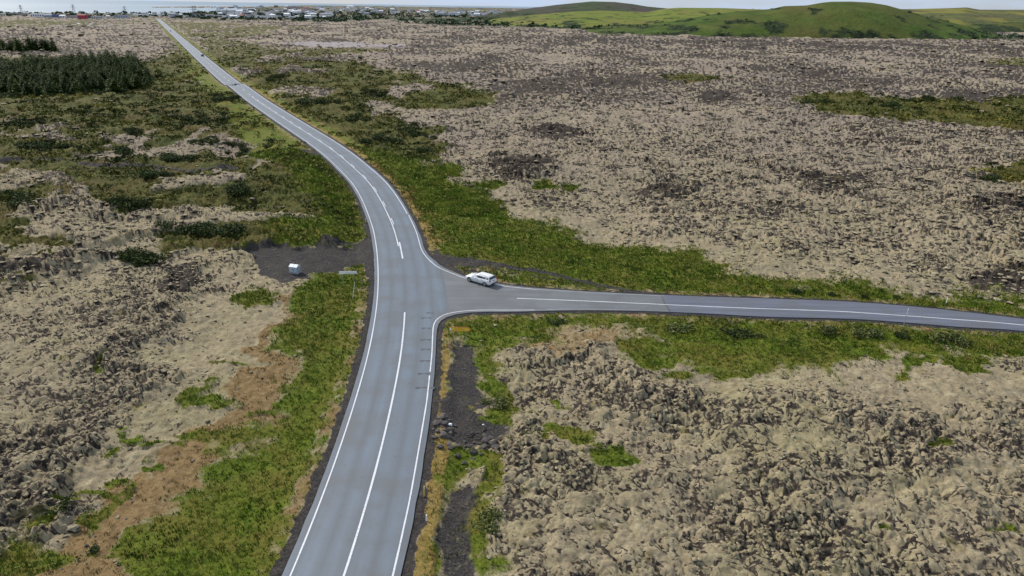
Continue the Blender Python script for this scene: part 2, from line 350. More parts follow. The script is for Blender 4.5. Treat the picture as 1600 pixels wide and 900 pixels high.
dry = union(
    zone([(455, 455), (425, 500), (455, 560), (430, 645), (375, 700), (330, 745), (240, 800), (195, 870), (180, 960), (-60, 960), (30, 872), (110, 835), (180, 760), (240, 712), (300, 700), (330, 650), (370, 600), (360, 560), (400, 560), (420, 470)], 10),
    zone([(830, 506), (960, 512), (1020, 535), (1010, 560), (900, 545), (800, 552)], 6) * .65, ell(1130, 548, 90, 18) * .5,
    zone([(690, 395), (740, 400), (800, 425), (860, 432), (940, 450), (860, 446), (800, 440), (740, 425), (705, 415)], 3) * .8,
    zone([(1040, 395), (1090, 395), (1160, 418), (1060, 412)], 4) * .7, ell(1250, 450, 160, 10) * .3)
dry *= .95
pad_z = zone([(383, 394), (400, 389), (450, 390), (520, 387), (552, 382), (570, 372), (580, 360), (596, 372), (596, 440), (577, 425), (566, 412), (530, 414), (500, 421), (475, 436), (440, 437), (412, 426), (392, 412)], 3, .5)
pebble = union(zone([(702, 540), (716, 531), (738, 538), (750, 556), (742, 590), (736, 622), (750, 645), (792, 656), (804, 672), (788, 690), (740, 686), (704, 672), (692, 640), (698, 600), (696, 565)], 12, .5), zone([(690, 760), (712, 742), (744, 748), (758, 780), (748, 815), (752, 850), (742, 890), (744, 960), (662, 960), (676, 880), (684, 830), (694, 795)], 16, .5) * .85,
    zone([(383, 392), (400, 388), (520, 386), (575, 374), (590, 372), (590, 412), (576, 414), (500, 420), (475, 436), (430, 436), (410, 424), (390, 412)], 2), zone([(676, 390), (700, 396), (755, 405), (740, 412), (712, 412), (730, 432), (690, 418), (668, 396)], 1.5))
def track(px, wpx, soft): 
    P_ = np.asarray(px, float); out = np.zeros(shp, np.float32)
    sel = (U > P_[:, 0].min() - 9) & (U < P_[:, 0].max() + 9) & (VV > P_[:, 1].min() - 9) & (VV < P_[:, 1].max() + 9)
    if sel.any(): out[sel] = 1 - sstep(wpx - soft, wpx + soft, pldist(U[sel] + wx[sel] * .5, VV[sel], P_))
    return out
pebble = union(pebble, track([(740, 406), (800, 417), (870, 429), (940, 444), (1000, 456), (1040, 460)], 2.7, 1.5), track([(740, 410), (800, 423), (860, 434), (935, 449), (990, 458)], 1.0, .8) * .8,
               track([(-50, 250), (0, 254), (80, 256), (150, 262), (230, 265), (300, 268), (370, 264)], 3.0, 1.6) * .9, track([(470, 234), (482, 236), (495, 240)], 3.2, 2) * .9)
patch = union(zone([(430, 68), (520, 66), (640, 71), (620, 76), (500, 75)], 1.5) * .9, track([(75, 40.8), (100, 40.5), (122, 37.5)], .6, .5), track([(140, 38.5), (150, 40.2), (170, 39.6)], .6, .5))
rockz = union(
    zone([(-60, 600), (0, 690), (60, 660), (130, 610), (180, 560), (230, 470), (290, 430), (330, 450), (310, 500), (330, 540), (270, 590), (180, 650), (120, 700), (115, 770), (60, 850), (-20, 890), (-60, 880)], 22) * .5,
    ell(280, 440, 46, 20) * .9, ell(870, 208, 44, 9), ell(820, 268, 46, 16), ell(1305, 288, 52, 14), ell(1050, 298, 46, 10) * .8, ell(1585, 445, 70, 24), ell(1570, 320, 60, 14) * .8, ell(1115, 155, 30, 8) * .7, ell(905, 135, 90, 10) * .4,
    ell(745, 692, 52, 26), ell(705, 655, 22, 16), zone([(-60, 430), (180, 408), (170, 414), (0, 440)], 3),
    zone([(700, 54), (1100, 62), (1600, 72), (2100, 78), (2100, 92), (1600, 86), (1100, 74), (700, 66)], 5) * .55, ell(1100, 68, 200, 5) * .4, ell(880, 150, 120, 14) * .35,
    ell(1140, 470+180, 130, 30) * .35, ell(1330, 640, 90, 30) * .4, ell(1440, 690, 70, 40) * .5, ell(900, 600, 130, 30) * .25, ell(860, 545, 60, 16) * .5, ell(1250, 850, 200, 40) * .25, ell(1560, 790, 60, 30) * .4)
bare = union(zone([(270, 500), (400, 430), (450, 470), (420, 520), (450, 560), (400, 640), (300, 700), (180, 770), (120, 800), (130, 700), (260, 600)], 20),
             zone([(720, 292), (800, 337), (900, 360), (960, 382), (1100, 392), (1250, 438), (1600, 470), (1600, 450), (1300, 415), (1130, 385), (940, 350), (820, 320), (760, 290)], 8) * .85,
             zone([(1040, 580), (1290, 560), (1400, 575), (1600, 580), (1600, 640), (1300, 620), (1080, 610)], 14) * .9, ell(1380, 650-20, 140, 30) * .6, ell(1030, 800, 120, 50) * .35, ell(1250, 700, 80, 20) * .5, ell(1560, 760, 110, 60) * .4)
SEA_LAND = [(236, 10.6), (320, 9.6), (400, 10.3), (470, 8.2), (620, 9.6), (800, 12.5), (2200, 31), (2200, 900), (-700, 900), (-700, 18), (0, 19.2), (250, 21), (318, 19), (360, 17.6), (405, 16.2), (398, 13.0), (330, 12.0), (236, 11.5)]
sel = E_ < 40
land = np.ones(shp, np.float32); land[sel] = (sdf(U[sel], VV[sel] * 1.0, SEA_LAND) < 0)
# distance to the asphalt in metres
rd = np.full(shp, 99.0)
near = (DIST < 420)
mi = np.where(near.ravel())[0]
xs_, ys_ = X.ravel()[mi], Y.ravel()[mi]
step = 3
cs = CL[::step]
d2c = np.full(xs_.shape, 1e9)
for k in range(len(cs) - 1):
    if cs[k, 1] > 460: continue
    ax, ay = cs[k]; bx, by = cs[k + 1]
    m = (np.abs(xs_ - ax) < 22) & (np.abs(ys_ - ay) < 22)
    if not m.any(): continue
    ex, ey = bx - ax, by - ay; px_, py_ = xs_[m] - ax, ys_[m] - ay
    t = np.clip((px_ * ex + py_ * ey) / (ex * ex + ey * ey), 0, 1)
    side = np.sign(ex * py_ - ey * px_)
    d = np.hypot(px_ - ex * t, py_ - ey * t) - np.where(side > 0, RO + .45, LO + .55)
    d2c[m] = np.minimum(d2c[m], d)
m = (xs_ > -25) & (ys_ > 30) & (ys_ < 135) & (xs_ < 130)
sd = np.full(xs_.shape, 1e9); sd[m] = sdf(xs_[m], ys_[m], SIDE[::2])
rdv = np.minimum(d2c, sd)
flat = rd.ravel(); flat[mi] = np.minimum(99, rdv); rd = flat.reshape(shp)
farr = (DIST >= 420) & (DIST < 1750) & (np.abs(U - 300) < 120)
fi = farr
d = pldist(X[fi], Y[fi], CL[::20]) - 4.1; tmp = rd[fi]; rd[fi] = np.minimum(tmp, d)
rd = rd.astype(np.float32)
jig = fbm(X / 1.4, Y / 1.4, 3, 77) * .35
shoulder = (1 - sstep(.55, 1.0, rd + jig * 1.2)) * sstep(-3, -2.6, rd + 0)
shoulder = (1 - sstep(.6, 1.0, rd + jig * 1.3))
# tan grass edging along the asphalt
edge = (1 - sstep(1.5, 2.6, rd + jig * 2.5)) * sstep(.5, .9, rd + jig)
rightside = union(zone([(684, 520), (700, 515), (704, 560), (697, 640), (703, 700), (694, 760), (684, 830), (672, 960), (638, 960), (655, 800), (668, 700), (680, 600)], 5, False),
                  zone([(560, 232), (620, 295), (655, 350), (675, 385), (700, 395), (690, 380), (672, 345), (635, 290), (580, 240)], 3) * .6, zone([(400, 140), (470, 175), (560, 235), (570, 240), (500, 190), (420, 145)], 2) * .8)
right_of = U > np.interp(VV, cv, cu)
band = (1 - sstep(1.9, 2.7, rd + jig * 2)) * sstep(.5, .9, rd) * right_of * (VV < 392) * (VV > 110) * np.clip(.75 + fbm(X / 4, Y / 6, 3, 46), 0, 1)
strip = np.clip(rightside * (.75 + .7 * fbm(X / .9, Y / 2.5, 3, 44)), 0, 1) * sstep(.4, .8, rd)
pebble = np.maximum(pebble, pad_z); grass = grass * (1 - pad_z); heath = heath * (1 - pad_z)
strip = np.maximum(strip, band * (1 - pebble))
browns = edge * np.clip(.55 + fbm(X / 3, Y / 3, 3, 45), 0, 1)
side_g = (1 - sstep(2.5, 6.5, rd + jig * 6)) * sstep(.5, 1.0, rd) * (1 - pebble)
grass = np.maximum(grass, side_g * .9)
dry = np.maximum(dry * (1 - grass * sstep(-.2, .4, fbm(X / 6, Y / 6, 3, 12) + .2)), browns * .8)
grass = np.where(browns > .2, grass * (1 - browns * .7), grass)
heath *= (1 - sstep(.3, .9, shoulder))
# -- relief
off = sstep(1.0, 7.0, rd)                                   # 0 beside the road, 1 out in the lava
veg = np.clip(grass + heath * .9 + dry * .8 + pebble + strip + wood, 0, 1)
soft_ = np.clip(np.maximum(veg, bare * .58), 0, 1)
rough = (1 - soft_) * sstep(.3, 3.0, rd)
wxs = fbm(X / 1.1, Y / 1.1, 2, 5) * .35 * fade(1.1); wys = fbm(X / 1.1, Y / 1.1, 2, 6) * .35 * fade(1.1)
def cushions(cell, s):
    f1, f2, i_ = worley((X + wxs * cell) / cell + fbm(X / cell / 2.2, Y / cell / 2.2, 2, s + 3) * .7, (Y + wys * cell) / cell * 1.15 + fbm(X / cell / 2.2, Y / cell / 2.2, 2, s + 4) * .7, s)
    t = np.clip((f2 - f1) / .42, 0, 1); return t * (2 - t), i_, t
c1, i1, t1 = cushions(.62, 101); c2, i2, t2 = cushions(1.35, 131); c3, i3, t3 = cushions(3.4, 161); c4, i4, t4 = cushions(9.0, 191)
c5, i5, t5 = cushions(24.0, 221); c5 = c5 * sstep(250, 500, DIST); F5_ = fade(24.0)
F1, F2_, F3_, F4_ = fade(.62 * 1.0), fade(1.35), fade(3.4), fade(9.0)
macro = fbm(X / 38, Y / 38, 4, 201) * 1.5 + fbm(X / 11, Y / 11, 3, 211) * .55 * fade(11)
rocky = np.clip(rockz + .35 * sstep(-.1, .5, fbm(X / 14, Y / 14, 3, 221)) + .15, 0, 1)
rr = rough * (.55 + .75 * rocky)
wb = fbm(X / 3.1, Y / 3.1, 2, 601) * .9; wb2 = fbm(X / .9, Y / .9, 2, 607) * .22
b1 = np.abs(pn((X + wb + wb2) / .50, (Y + wb2) / .62, 611)); b2 = np.abs(pn((X + wb + wb2) / 1.15, (Y - wb) / 1.3, 613)); b3 = np.abs(pn((X + wb) / 2.9, (Y + wb) / 3.0, 617)); b0 = np.abs(pn((X + wb2) / .24, Y / .30, 619))
nearw = 1 - sstep(95, 150, DIST); crn = lambda b, w: 1 - sstep(w * .25, w, b)
billow = (.05 * b0 * fade(.3) + .14 * b1 * fade(.55) + .34 * b2 * fade(1.2) + .62 * b3 * fade(2.9))
lump = nearw * (.62 + .6 * sstep(.1, .8, rocky)) * rough * billow * 1.15 + (1 - .62 * nearw) * rr * (c1 * (.5 + i1) * .075 * F1 + c2 * (.4 + .9 * i2) * (.15 + .09 * rocky + .08 * sstep(70, 140, DIST)) * F2_ + c3 * (.2 + i3) * (.36 + .2 * sstep(70, 140, DIST)) * F3_ + c4 * i4 * 1.3 * F4_ + c5 * i5 * 2.2 * F5_)
lump += bare * (1 - veg) * .10 * fbm(X / .8, Y / .8, 2, 231) * fade(.8)
hum = heath * (c2 * i2 * .30 * F2_ + c3 * (.1 + i3) * .75 * F3_ + c4 * i4 * .7 * F4_)
gh = (grass * .7 + dry * .35 + strip * .6) * (np.abs(fbm(X / .55, Y / .55, 2, 241)) * .22 * fade(.55) + fbm(X / 2.6, Y / 2.6, 3, 251) * .28 * fade(2.6) + .12)
mnd = mound * 1.1 * sstep(-.4, .4, fbm(X / 20, Y / 20, 2, 261) + .2)
Z = -.10 + (-.32) * sstep(.6, 3.0, rd) * (1 - sstep(3.5, 9, rd)) + off * (macro * (1 - .55 * np.clip(pebble + grass * .5 + dry * .4, 0, 1)) - .15 * (1 - veg)) + lump + hum * off + gh * sstep(.8, 2.0, rd) + mnd
pad = pebble * (1 - sstep(.2, 2.5, rd)); Z = Z * (1 - pad * .8) - .1 * pad * .8
Z = np.where(rd < 1.0, np.minimum(Z, -.07 - .05 * rd), Z); Z = np.where(rd < .05, -.14, Z)
near_road = sstep(.8, 2.2, rd); Z = np.where(rd < 2.2, (-.10) * (1 - near_road) + Z * near_road, Z); Z = np.where(rd < .05, -.14, Z)
Z = np.where(DIST > 1500, Z * (1 - sstep(1500, 2600, DIST)), Z)
Z = np.where(land < .5, -7.0, Z)
# -- bare lava: cells without moss, the mapped outcrops, and cracks whose dark rock also paints crevice shade
pr = np.clip(.10 + .5 * rocky, 0, .95)
pick = np.maximum((i1 < pr * .75).astype(np.float32) * sstep(0, .12, F1) * .9, (np.mod(i2 * 7.3, 1) < pr * .7).astype(np.float32) * sstep(0, .12, F2_) * .85)
pick = np.maximum(pick, ((np.mod(i3 * 5.1, 1) < pr * .55) & (np.mod(i2 * 3.7, 1) < .75)).astype(np.float32) * F3_ * .8)
crack = np.maximum((1 - sstep(.05, .55, t1)) * F1 * (.35 + .6 * (np.mod(i1 * 9.1, 1) > .4)), np.maximum((1 - sstep(.05, .42, t2)) * F2_ * 1.0, (1 - sstep(.04, .25, t3)) * F3_ * .9))
ero = sstep(-.45, .25, fbm(X / .5, Y / .5, 3, 271)) * .7 + .3
crack_shade_b = np.maximum(crn(b1, .20) * fade(.5) * .9, np.maximum(crn(b2, .17), crn(b3, .09))) * np.clip(.52 + .8 * rocky + .9 * fbm(X / 2.6, Y / 2.6, 3, 623), 0, 1) * (.45 + .75 * sstep(-.35, .25, fbm(X / .45, Y / .45, 2, 627)))
crack = crack * (.46 + .5 * rocky) * (1 - nearw) + crack_shade_b * nearw; pick = pick * (1 - .30 * nearw)
rock = np.clip(np.maximum(pick * ero, crack), 0, 1) * (1 - soft_ * .8)
rock = np.maximum(rock, sstep(.55, .95, rockz) * (.55 + .45 * ero) * (1 - veg))
farm = sstep(160, 420, DIST) * (1 - soft_ * .9)
rock = np.clip(rock + farm * (.47 + .75 * fbm(X / 55, Y / 70, 5, 285) + .5 * rockz + 1.0 * fbm(X / (lat * 2.5), Y / (dep * .95), 2, 281)), 0, 1)
pebm = np.clip(np.maximum(np.maximum(shoulder, pad_z), pebble * sstep(-.55, .0, fbm(X / 2, Y / 2, 3, 291) + .35)), 0, 1)
ones = np.ones(NV)
def pack(a, b, c): return np.stack([a.ravel(), b.ravel(), c.ravel(), ones], 1)
vv_ = np.stack([X.ravel(), Y.ravel(), Z.ravel()], 1)
r_, c_ = shp; idx = np.arange(NV).reshape(shp)
quads = np.stack([idx[:-1, :-1].ravel(), idx[1:, :-1].ravel(), idx[1:, 1:].ravel(), idx[:-1, 1:].ravel()], 1)
gm = npmesh('ground', vv_, quads, True, M_ground, None, {'cover_a': pack(grass, heath, dry), 'cover_b': pack(pebm, rock, i2 * (1 - veg)), 'cover_c': pack(patch, wood, strip)})
tag(link('ground', gm), kind='structure')
def zat(x, y):
    u, v = UV(np.asarray(x, float), np.asarray(y, float)); e = v - hor(u)
    i = np.clip(np.searchsorted(es, e), 1, r_ - 1); j = np.clip(np.searchsorted(us, u), 1, c_ - 1)
    fi_ = np.clip((e - es[i - 1]) / (es[i] - es[i - 1]), 0, 1); fj = np.clip((u - us[j - 1]) / (us[j] - us[j - 1]), 0, 1)
    return (Z[i - 1, j - 1] * (1 - fi_) * (1 - fj) + Z[i, j - 1] * fi_ * (1 - fj) + Z[i - 1, j] * (1 - fi_) * fj + Z[i, j] * fi_ * fj)

# ------------------------------------------------------------------ sea
def sea_material():
    m, t, b = newmat('sea_water'); P = geo(t)
    mpn = t.nodes.new('ShaderNodeMapping'); mpn.inputs['Scale'].default_value = (.0006, .00012, 1); t.links.new(P, mpn.inputs['Vector'])
    c = ramp(t, noise(t, 1, 4, .5, mpn.outputs[0]), [(.35, (.10, .17, .21)), (.65, (.22, .28, .31))])
    t.links.new(c, b.inputs['Base Color']); b.inputs['Roughness'].default_value = .35
    bump(t, b, noise(t, .05, 4, .6, P), .5, 2); return m
sea_m = npmesh('sea', np.array([(-90000, 1500, -1.6), (60000, 1500, -1.6), (60000, 110000, -1.6), (-90000, 110000, -1.6)]), np.array([(0, 1, 2, 3)]), False, sea_material())
tag(link('sea', sea_m), kind='structure')

# ------------------------------------------------------------------ asphalt and paint
def asphalt(name, side=False):
    m, t, b = newmat(name); P = geo(t)
    fine = noise(t, 16, 3, .8, P)
    if not side:
        latn = attr(t, 'lateral'); lon = attr(t, 'along')
        cmb = t.nodes.new('ShaderNodeCombineXYZ'); t.links.new(latn, cmb.inputs[0]); t.links.new(math_(t, 'MULTIPLY', lon, .04), cmb.inputs[1])
        streak = noise(t, 1.5, 5, .65, cmb.outputs[0])
        tw = math_(t, 'ABSOLUTE', math_(t, 'SINE', math_(t, 'MULTIPLY', latn, 1.76)))
        tw = math_(t, 'ADD', math_(t, 'MULTIPLY', tw, .7), math_(t, 'MULTIPLY', noise(t, .12, 5, .7, P), .45))
        base = ramp(t, tw, [(0, (.102, .122, .144)), (.5, (.120, .150, .182)), (1, (.145, .184, .228))])
        base = mixc(t, ramp(t, streak, [(.35, (0, 0, 0)), (.7, (.5, .5, .5))]), base, (.100, .104, .108))
    else:
        sx = t.nodes.new('ShaderNodeSeparateXYZ'); t.links.new(P, sx.inputs[0])
        mpn = t.nodes.new('ShaderNodeMapping'); mpn.inputs['Scale'].default_value = (.05, .9, 1); t.links.new(P, mpn.inputs['Vector'])
        streak = noise(t, 1.3, 5, .65, mpn.outputs[0])
        old = ramp(t, streak, [(.3, (.115, .120, .122)), (.7, (.172, .180, .186))])
        new = ramp(t, streak, [(.3, (.085, .090, .118)), (.7, (.145, .155, .195))])
        base = mixc(t, ramp(t, math_(t, 'MULTIPLY', sx.outputs[0], .01), [(.205, (0, 0, 0)), (.207, (1, 1, 1))]), old, new)
    base = mixc(t, ramp(t, fine, [(.4, (0, 0, 0)), (.75, (.5, .5, .5))]), base, mixc(t, .6, base, (.07, .07, .075)))
    base = mixc(t, ramp(t, noise(t, .25, 4, .6, P), [(.45, (0, 0, 0)), (.62, (.55, .55, .55))]), base, (.105, .106, .106))
    base = mixc(t, ramp(t, noise(t, 1.1, 6, .8, P), [(.58, (0, 0, 0)), (.66, (.45, .45, .45))]), base, (.08, .082, .085))
    t.links.new(base, b.inputs['Base Color']); b.inputs['Roughness'].default_value = .62
    bump(t, b, fine, .4, .02); return m
M_as, M_as2 = asphalt('asphalt'), asphalt('side_asphalt', True)
fr = np.linspace(0, 1, 11); pts = []; la = []; lo = []; e0 = fbm(ss[:, None] / 2.0, ss[:, None] * 0, 3, 5)[:, 0] * .20; e1 = fbm(ss[:, None] / 2.0, ss[:, None] * 0 + 9, 3, 6)[:, 0] * .20
for k in range(len(CL)):
    a, b_ = -wl[k] + e0[k], wr[k] + e1[k]
    for f_ in fr:
        w_ = a + (b_ - a) * f_; p = CL[k] + NR[k] * w_; pts.append((p[0], p[1], .0)); la.append(w_); lo.append(ss[k])
n = 11; base_i = len(pts)
fq = [(k * n + j, k * n + j + 1, (k + 1) * n + j + 1, (k + 1) * n + j) for k in range(len(CL) - 1) for j in range(n - 1)]
for k in range(len(CL)):                                      # the slab's own sides
    for f_ in (0, n - 1):
        p = pts[k * n + f_]; pts.append((p[0], p[1], -.16)); la.append(la[k * n + f_]); lo.append(ss[k])
for k in range(len(CL) - 1):
    fq.append((k * n, (k + 1) * n, base_i + (k + 1) * 2, base_i + k * 2)); fq.append(((k + 1) * n + n - 1, k * n + n - 1, base_i + k * 2 + 1, base_i + (k + 1) * 2 + 1))
tag(link('road', npmesh('road', np.array(pts), np.array(fq), False, M_as, {'lateral': np.array(la), 'along': np.array(lo)})), kind='structure')
mb = MB(); zt = -.006; S_ = [(p[0], p[1]) for p in SIDE[::2]]
tris = tessellate_polygon([[Vector((a, b_, 0)) for a, b_ in S_]])
mb.add([(a, b_, zt) for a, b_ in S_], [tuple(t) for t in tris])
nS = len(S_); mb.add([(a, b_, zt) for a, b_ in S_] + [(a, b_, -.16) for a, b_ in S_], [(k, (k + 1) % nS, nS + (k + 1) % nS, nS + k) for k in range(nS)])
side_o = mb.build('side_road', M_as2); tag(side_o, kind='structure')
bm = bmesh.new(); bm.from_mesh(side_o.data)
for f_ in bm.faces:
    if f_.normal.z < -.5: f_.normal_flip()
bm.to_mesh(side_o.data); bm.free()
def line_paint():
    m, t, b = newmat('road_paint'); P = geo(t)
    c = ramp(t, noise(t, 5, 5, .8, P), [(.30, (.26, .27, .29)), (.44, (.60, .61, .63)), (.7, (.78, .79, .81))])
    t.links.new(c, b.inputs['Base Color']); b.inputs['Roughness'].default_value = .6; return m
M_line = line_paint(); M_faint = paint('worn_paint', (.36, .37, .38), .7, var=.25, scale=3); M_tar = paint('tar', (.07, .073, .078), .5, var=.3)
def ribbon(name, P, w, z, mat, wn=0):
    P = np.asarray(P); t = np.gradient(P, axis=0); t /= np.hypot(t[:, 0], t[:, 1])[:, None]; nn = np.c_[-t[:, 1], t[:, 0]]
    ww = w / 2 * (1 + wn * (hsh(np.arange(len(P)), np.arange(len(P)), 4) - .5))[:, None]
    A = P + nn * ww; B = P - nn * ww; k = len(P)
    V = np.vstack([np.c_[A, np.full(k, z)], np.c_[B, np.full(k, z)]])
    Q = np.array([(k + i, k + i + 1, i + 1, i) for i in range(k - 1)])
    return tag(link(name, npmesh(name, V, Q, False, mat)), kind='structure')
def sub(v0, v1, offx): 
    m = (cv >= v0) & (cv <= v1); return (CL + NR * offx)[m]
ribbon('edge_line', sub(25, 1200, -LO), .125, .005, M_line, .3)
ribbon('edge_line', sub(25, 337, RO), .15, .005, M_line, .3)
ribbon('edge_line', line_up, .125, .005, M_line, .3); ribbon('edge_line', line_lo, .125, .005, M_line, .3); ribbon('edge_line', line_lo2, .125, .005, M_line, .3)
ribbon('centre_line', sub(482, 1200, 0), .17, .005, M_line, .2)
# the broken and the unbroken stroke running up through the bend
ribbon('centre_line', sub(150, 385, -.13), .16, .005, M_line, .3)
ribbon('centre_line', sub(376, 411, .16), .22, .005, M_line, .3)
cl_up = sub(150, 380, .16); k = 0
while k + 3 < len(cl_up): ribbon('centre_line', cl_up[k:k + 3], .13, .005, M_line, .2); k += 6
cf = sub(31, 150, 0); k = 0
while k + 4 < len(cf): ribbon('centre_line', cf[k:k + 4], .16, .005, M_line, .2); k += 9
SC = smooth_spline([(808, 466), (900, 469.6), (1000, 474), (1150, 480.7), (1300, 486), (1367, 490), (1480, 498), (1600, 508), (1750, 528), (1950, 560)], 1.0)
ribbon('side_centre_line', SC, .15, .001, M_line, .3)
ribbon('side_edge_line', smooth_spline([(835, 452), (900, 455.5), (1000, 460.6), (1037, 462.3)]), .10, .001, M_faint, .6)
ribbon('side_edge_line', smooth_spline([(835, 484.3), (900, 482.8), (1000, 484.0)]), .08, .001, M_faint, .6)
for (u, v, l) in [(666, 497, 16), (666, 513, 14), (665, 531, 17), (665, 546, 15), (664, 564, 15), (662, 584, 18), (664, 606, 30), (672, 489, 10), (1040, 466, 0)]:
    if l:
        P_ = spline([gp(u - l / 2, v + .5), gp(u, v - .6), gp(u + l / 2, v + .4)], .25); ribbon('tar_seam', P_, .34, .0025, M_tar, 1.4)
ribbon('tar_seam', smooth_spline([(690, 419), (693.5, 440), (696, 462), (697.5, 480)], .4), .14, -.001, M_tar, 1.5)
ribbon('tar_seam', smooth_spline([(1034, 461), (1038, 472), (1047, 486.5)], .4), .22, -.001, M_tar, 1.2)

# ------------------------------------------------------------------ hills
def hill_material(name, c0, c1, c2, scr, pscale=.006):
    m, t, b = newmat(name); P = geo(t)
    c = ramp(t, noise(t, .03, 6, .65, P), [(.3, c0), (.5, c1), (.72, c2)])
    c = mixc(t, ramp(t, noise(t, pscale, 4, .6, P), [(.45, (0, 0, 0)), (.62, (.8, .8, .8))]), c, scr)
    c = mixc(t, attr(t, 'scrub'), c, ramp(t, noise(t, .08, 4, .7, P), [(.35, (.012, .022, .010)), (.65, (.045, .062, .025))]))
    c = mixc(t, attr(t, 'pale'), c, (.19, .175, .04))  # yellowish patches paint sunlight onto the slope
    t.links.new(c, b.inputs['Base Color']); b.inputs['Roughness'].default_value = .95; b.inputs['Specular IOR Level'].default_value = .1
    bump(t, b, noise(t, .12, 5, .7, P), 1.0, 3); return m
def hill(name, sky_px, dist, width, mat, scrub=0, pale=0, seed=0, base=-3, front=.8):
    su = np.array([p[0] for p in sky_px], float); sv = np.array([p[1] for p in sky_px], float)
    uu = np.arange(su[0], su[-1] + .1, 1.6); tv = np.interp(uu, su, sv)
    for _ in range(2): tv[1:-1] = (tv[:-2] + 2 * tv[1:-1] + tv[2:]) / 4
    tt = np.linspace(-1, 1, 81); V = []; sc = []; pl = []
    a = (uu - 800) / F; b_ = -(tv - 450) / F; x = a * cr - b_ * sr; y = a * sr + b_ * cr
    dy = cp + y * sp_; dz = -sp_ + y * cp; k = dist / dy
    hx, hy, hz = x * k, dy * k, H + dz * k                                  # the crest in the world
    D = np.hypot(hx, hy); nx, ny = hx / D, hy / D
    Tt, Ix = np.meshgrid(tt, np.arange(len(uu)), indexing='ij')
    off_ = Tt * width; prof = np.where(Tt < 0, (1 - np.abs(Tt) ** 1.5) ** front, np.cos(Tt * 1.5708))
    px_ = hx[Ix] + nx[Ix] * off_; py_ = hy[Ix] + ny[Ix] * off_
    hz_ = base + (hz[Ix] - base) * prof
    bumpy = fbm(px_ / 60, py_ / 60, 4, seed) * (hz[Ix] - base).clip(0) * .10 * (1 - prof) * 2 * np.clip(1 - np.abs(Tt), 0, 1) ** .5
    s_m = sstep(.1, .45, fbm(px_ / 45, py_ / 45, 4, seed + 9) * 1.2 + scrub - .45 * (hz_ / max(hz.max(), 1))) if scrub > 0 else np.zeros(px_.shape)
    sunlit_m = sstep(.0, .5, fbm(px_ / 220, py_ / 220, 3, seed + 19) + pale) if pale > -1 else np.zeros(px_.shape)
    hz_ = hz_ + bumpy + s_m * 1.6 * fbm(px_ / 9, py_ / 9, 2, seed + 3)
    V = np.stack([px_.ravel(), py_.ravel(), hz_.ravel()], 1); r2, c2_ = px_.shape; id_ = np.arange(r2 * c2_).reshape(r2, c2_)
    Q = np.stack([id_[:-1, :-1].ravel(), id_[:-1, 1:].ravel(), id_[1:, 1:].ravel(), id_[1:, :-1].ravel()], 1)
    o = link(name, npmesh(name, V, Q, True, mat, {'scrub': s_m.ravel(), 'pale': sunlit_m.ravel()})); tag(o, kind='structure')
    return V, s_m.ravel()
MH1 = hill_material('green_hill', (.030, .052, .010), (.060, .098, .014), (.10, .13, .026), (.105, .098, .026))
MH2 = hill_material('sunlit_hill', (.08, .12, .02), (.14, .175, .03), (.22, .22, .045), (.20, .16, .05))  # sunlight on the ridge painted in as a brighter green
MH3 = hill_material('far_hill', (.03, .045, .025), (.05, .07, .03), (.08, .085, .04), (.085, .060, .060))
MH4 = hill_material('pale_far_hill', (.06, .07, .03), (.10, .11, .04), (.16, .15, .06), (.10, .08, .05))
hv, hs = hill('hill', [(900, 50), (940, 42.5), (1000, 40), (1050, 33), (1100, 25), (1150, 18), (1180, 16), (1205, 14), (1225, 9.5), (1260, 8.5), (1285, 4), (1300, 2.6), (1330, 2.4), (1360, 4), (1385, 8), (1410, 15), (1440, 23), (1470, 31), (1500, 38.5), (1530, 47), (1560, 55), (1590, 61)], 1240, 210, MH1, .12, -2, 301)
hill('hill', [(745, 36), (775, 30), (820, 24.5), (860, 21), (900, 18), (940, 16.5), (980, 18), (1010, 19), (1040, 13.5), (1060, 12), (1130, 12.6), (1200, 15), (1260, 20), (1330, 30)], 1900, 500, MH2, .10, -2, 331)
hill('hill', [(740, 26), (790, 19.5), (820, 14), (870, 7.5), (900, 4.5), (925, 2.2), (960, 3), (990, 6.5), (1010, 10), (1030, 12), (1100, 18), (1150, 26)], 2700, 600, MH3, .1, -2, 361)
hill('hill', [(1300, 22), (1380, 14.5), (1430, 14), (1490, 12.5), (1510, 11.5), (1530, 15), (1600, 15), (1700, 16), (1850, 20), (2000, 26)], 3000, 800, MH4, .0001, .15, 391)
hill('hill', [(1480, 44), (1520, 38), (1580, 35), (1640, 36), (1760, 40), (1900, 46)], 1700, 200, MH1, .6, -2, 421)
hill('hill', [(750, 27), (770, 22), (800, 17.5), (840, 18), (880, 22), (930, 30), (980, 42)], 2300, 250, MH3, .5, -2, 451)

# ------------------------------------------------------------------ loose growth that nobody could count
M_ = {}
def leafmat(name, dark, mid, light, trans=.0):
    m, t, b = newmat(name)
    c = ramp(t, attr(t, 'tint'), [(0, dark), (.5, mid), (1, light)])
    t.links.new(c, b.inputs['Base Color']); b.inputs['Roughness'].default_value = .8; b.inputs['Specular IOR Level'].default_value = .15
    M_[name] = m; return m
AREA = (zc / F * 1.55) * (zc * zc / (F * H) * np.gradient(es)[:, None]) * np.sqrt(1 + (X / zc) ** 2)
def pick_points(mask, per_m2, dmax, cap=.5, dmin=0):
    p = np.clip(mask * per_m2 * AREA, 0, cap) * (DIST < dmax) * (DIST > dmin) * (U > -60) * (U < 1660) * (E_ < 960) * (rd > .4)
    k = np.where(rng.random(NV).reshape(shp) < p); n = len(k[0])
    x = X[k] + (rng.random(n) - .5) * zc[k] / F * 1.5; y = Y[k] + (rng.random(n) - .5) * np.minimum(2, dep[k])
    return x, y, Z[k], DIST[k], k
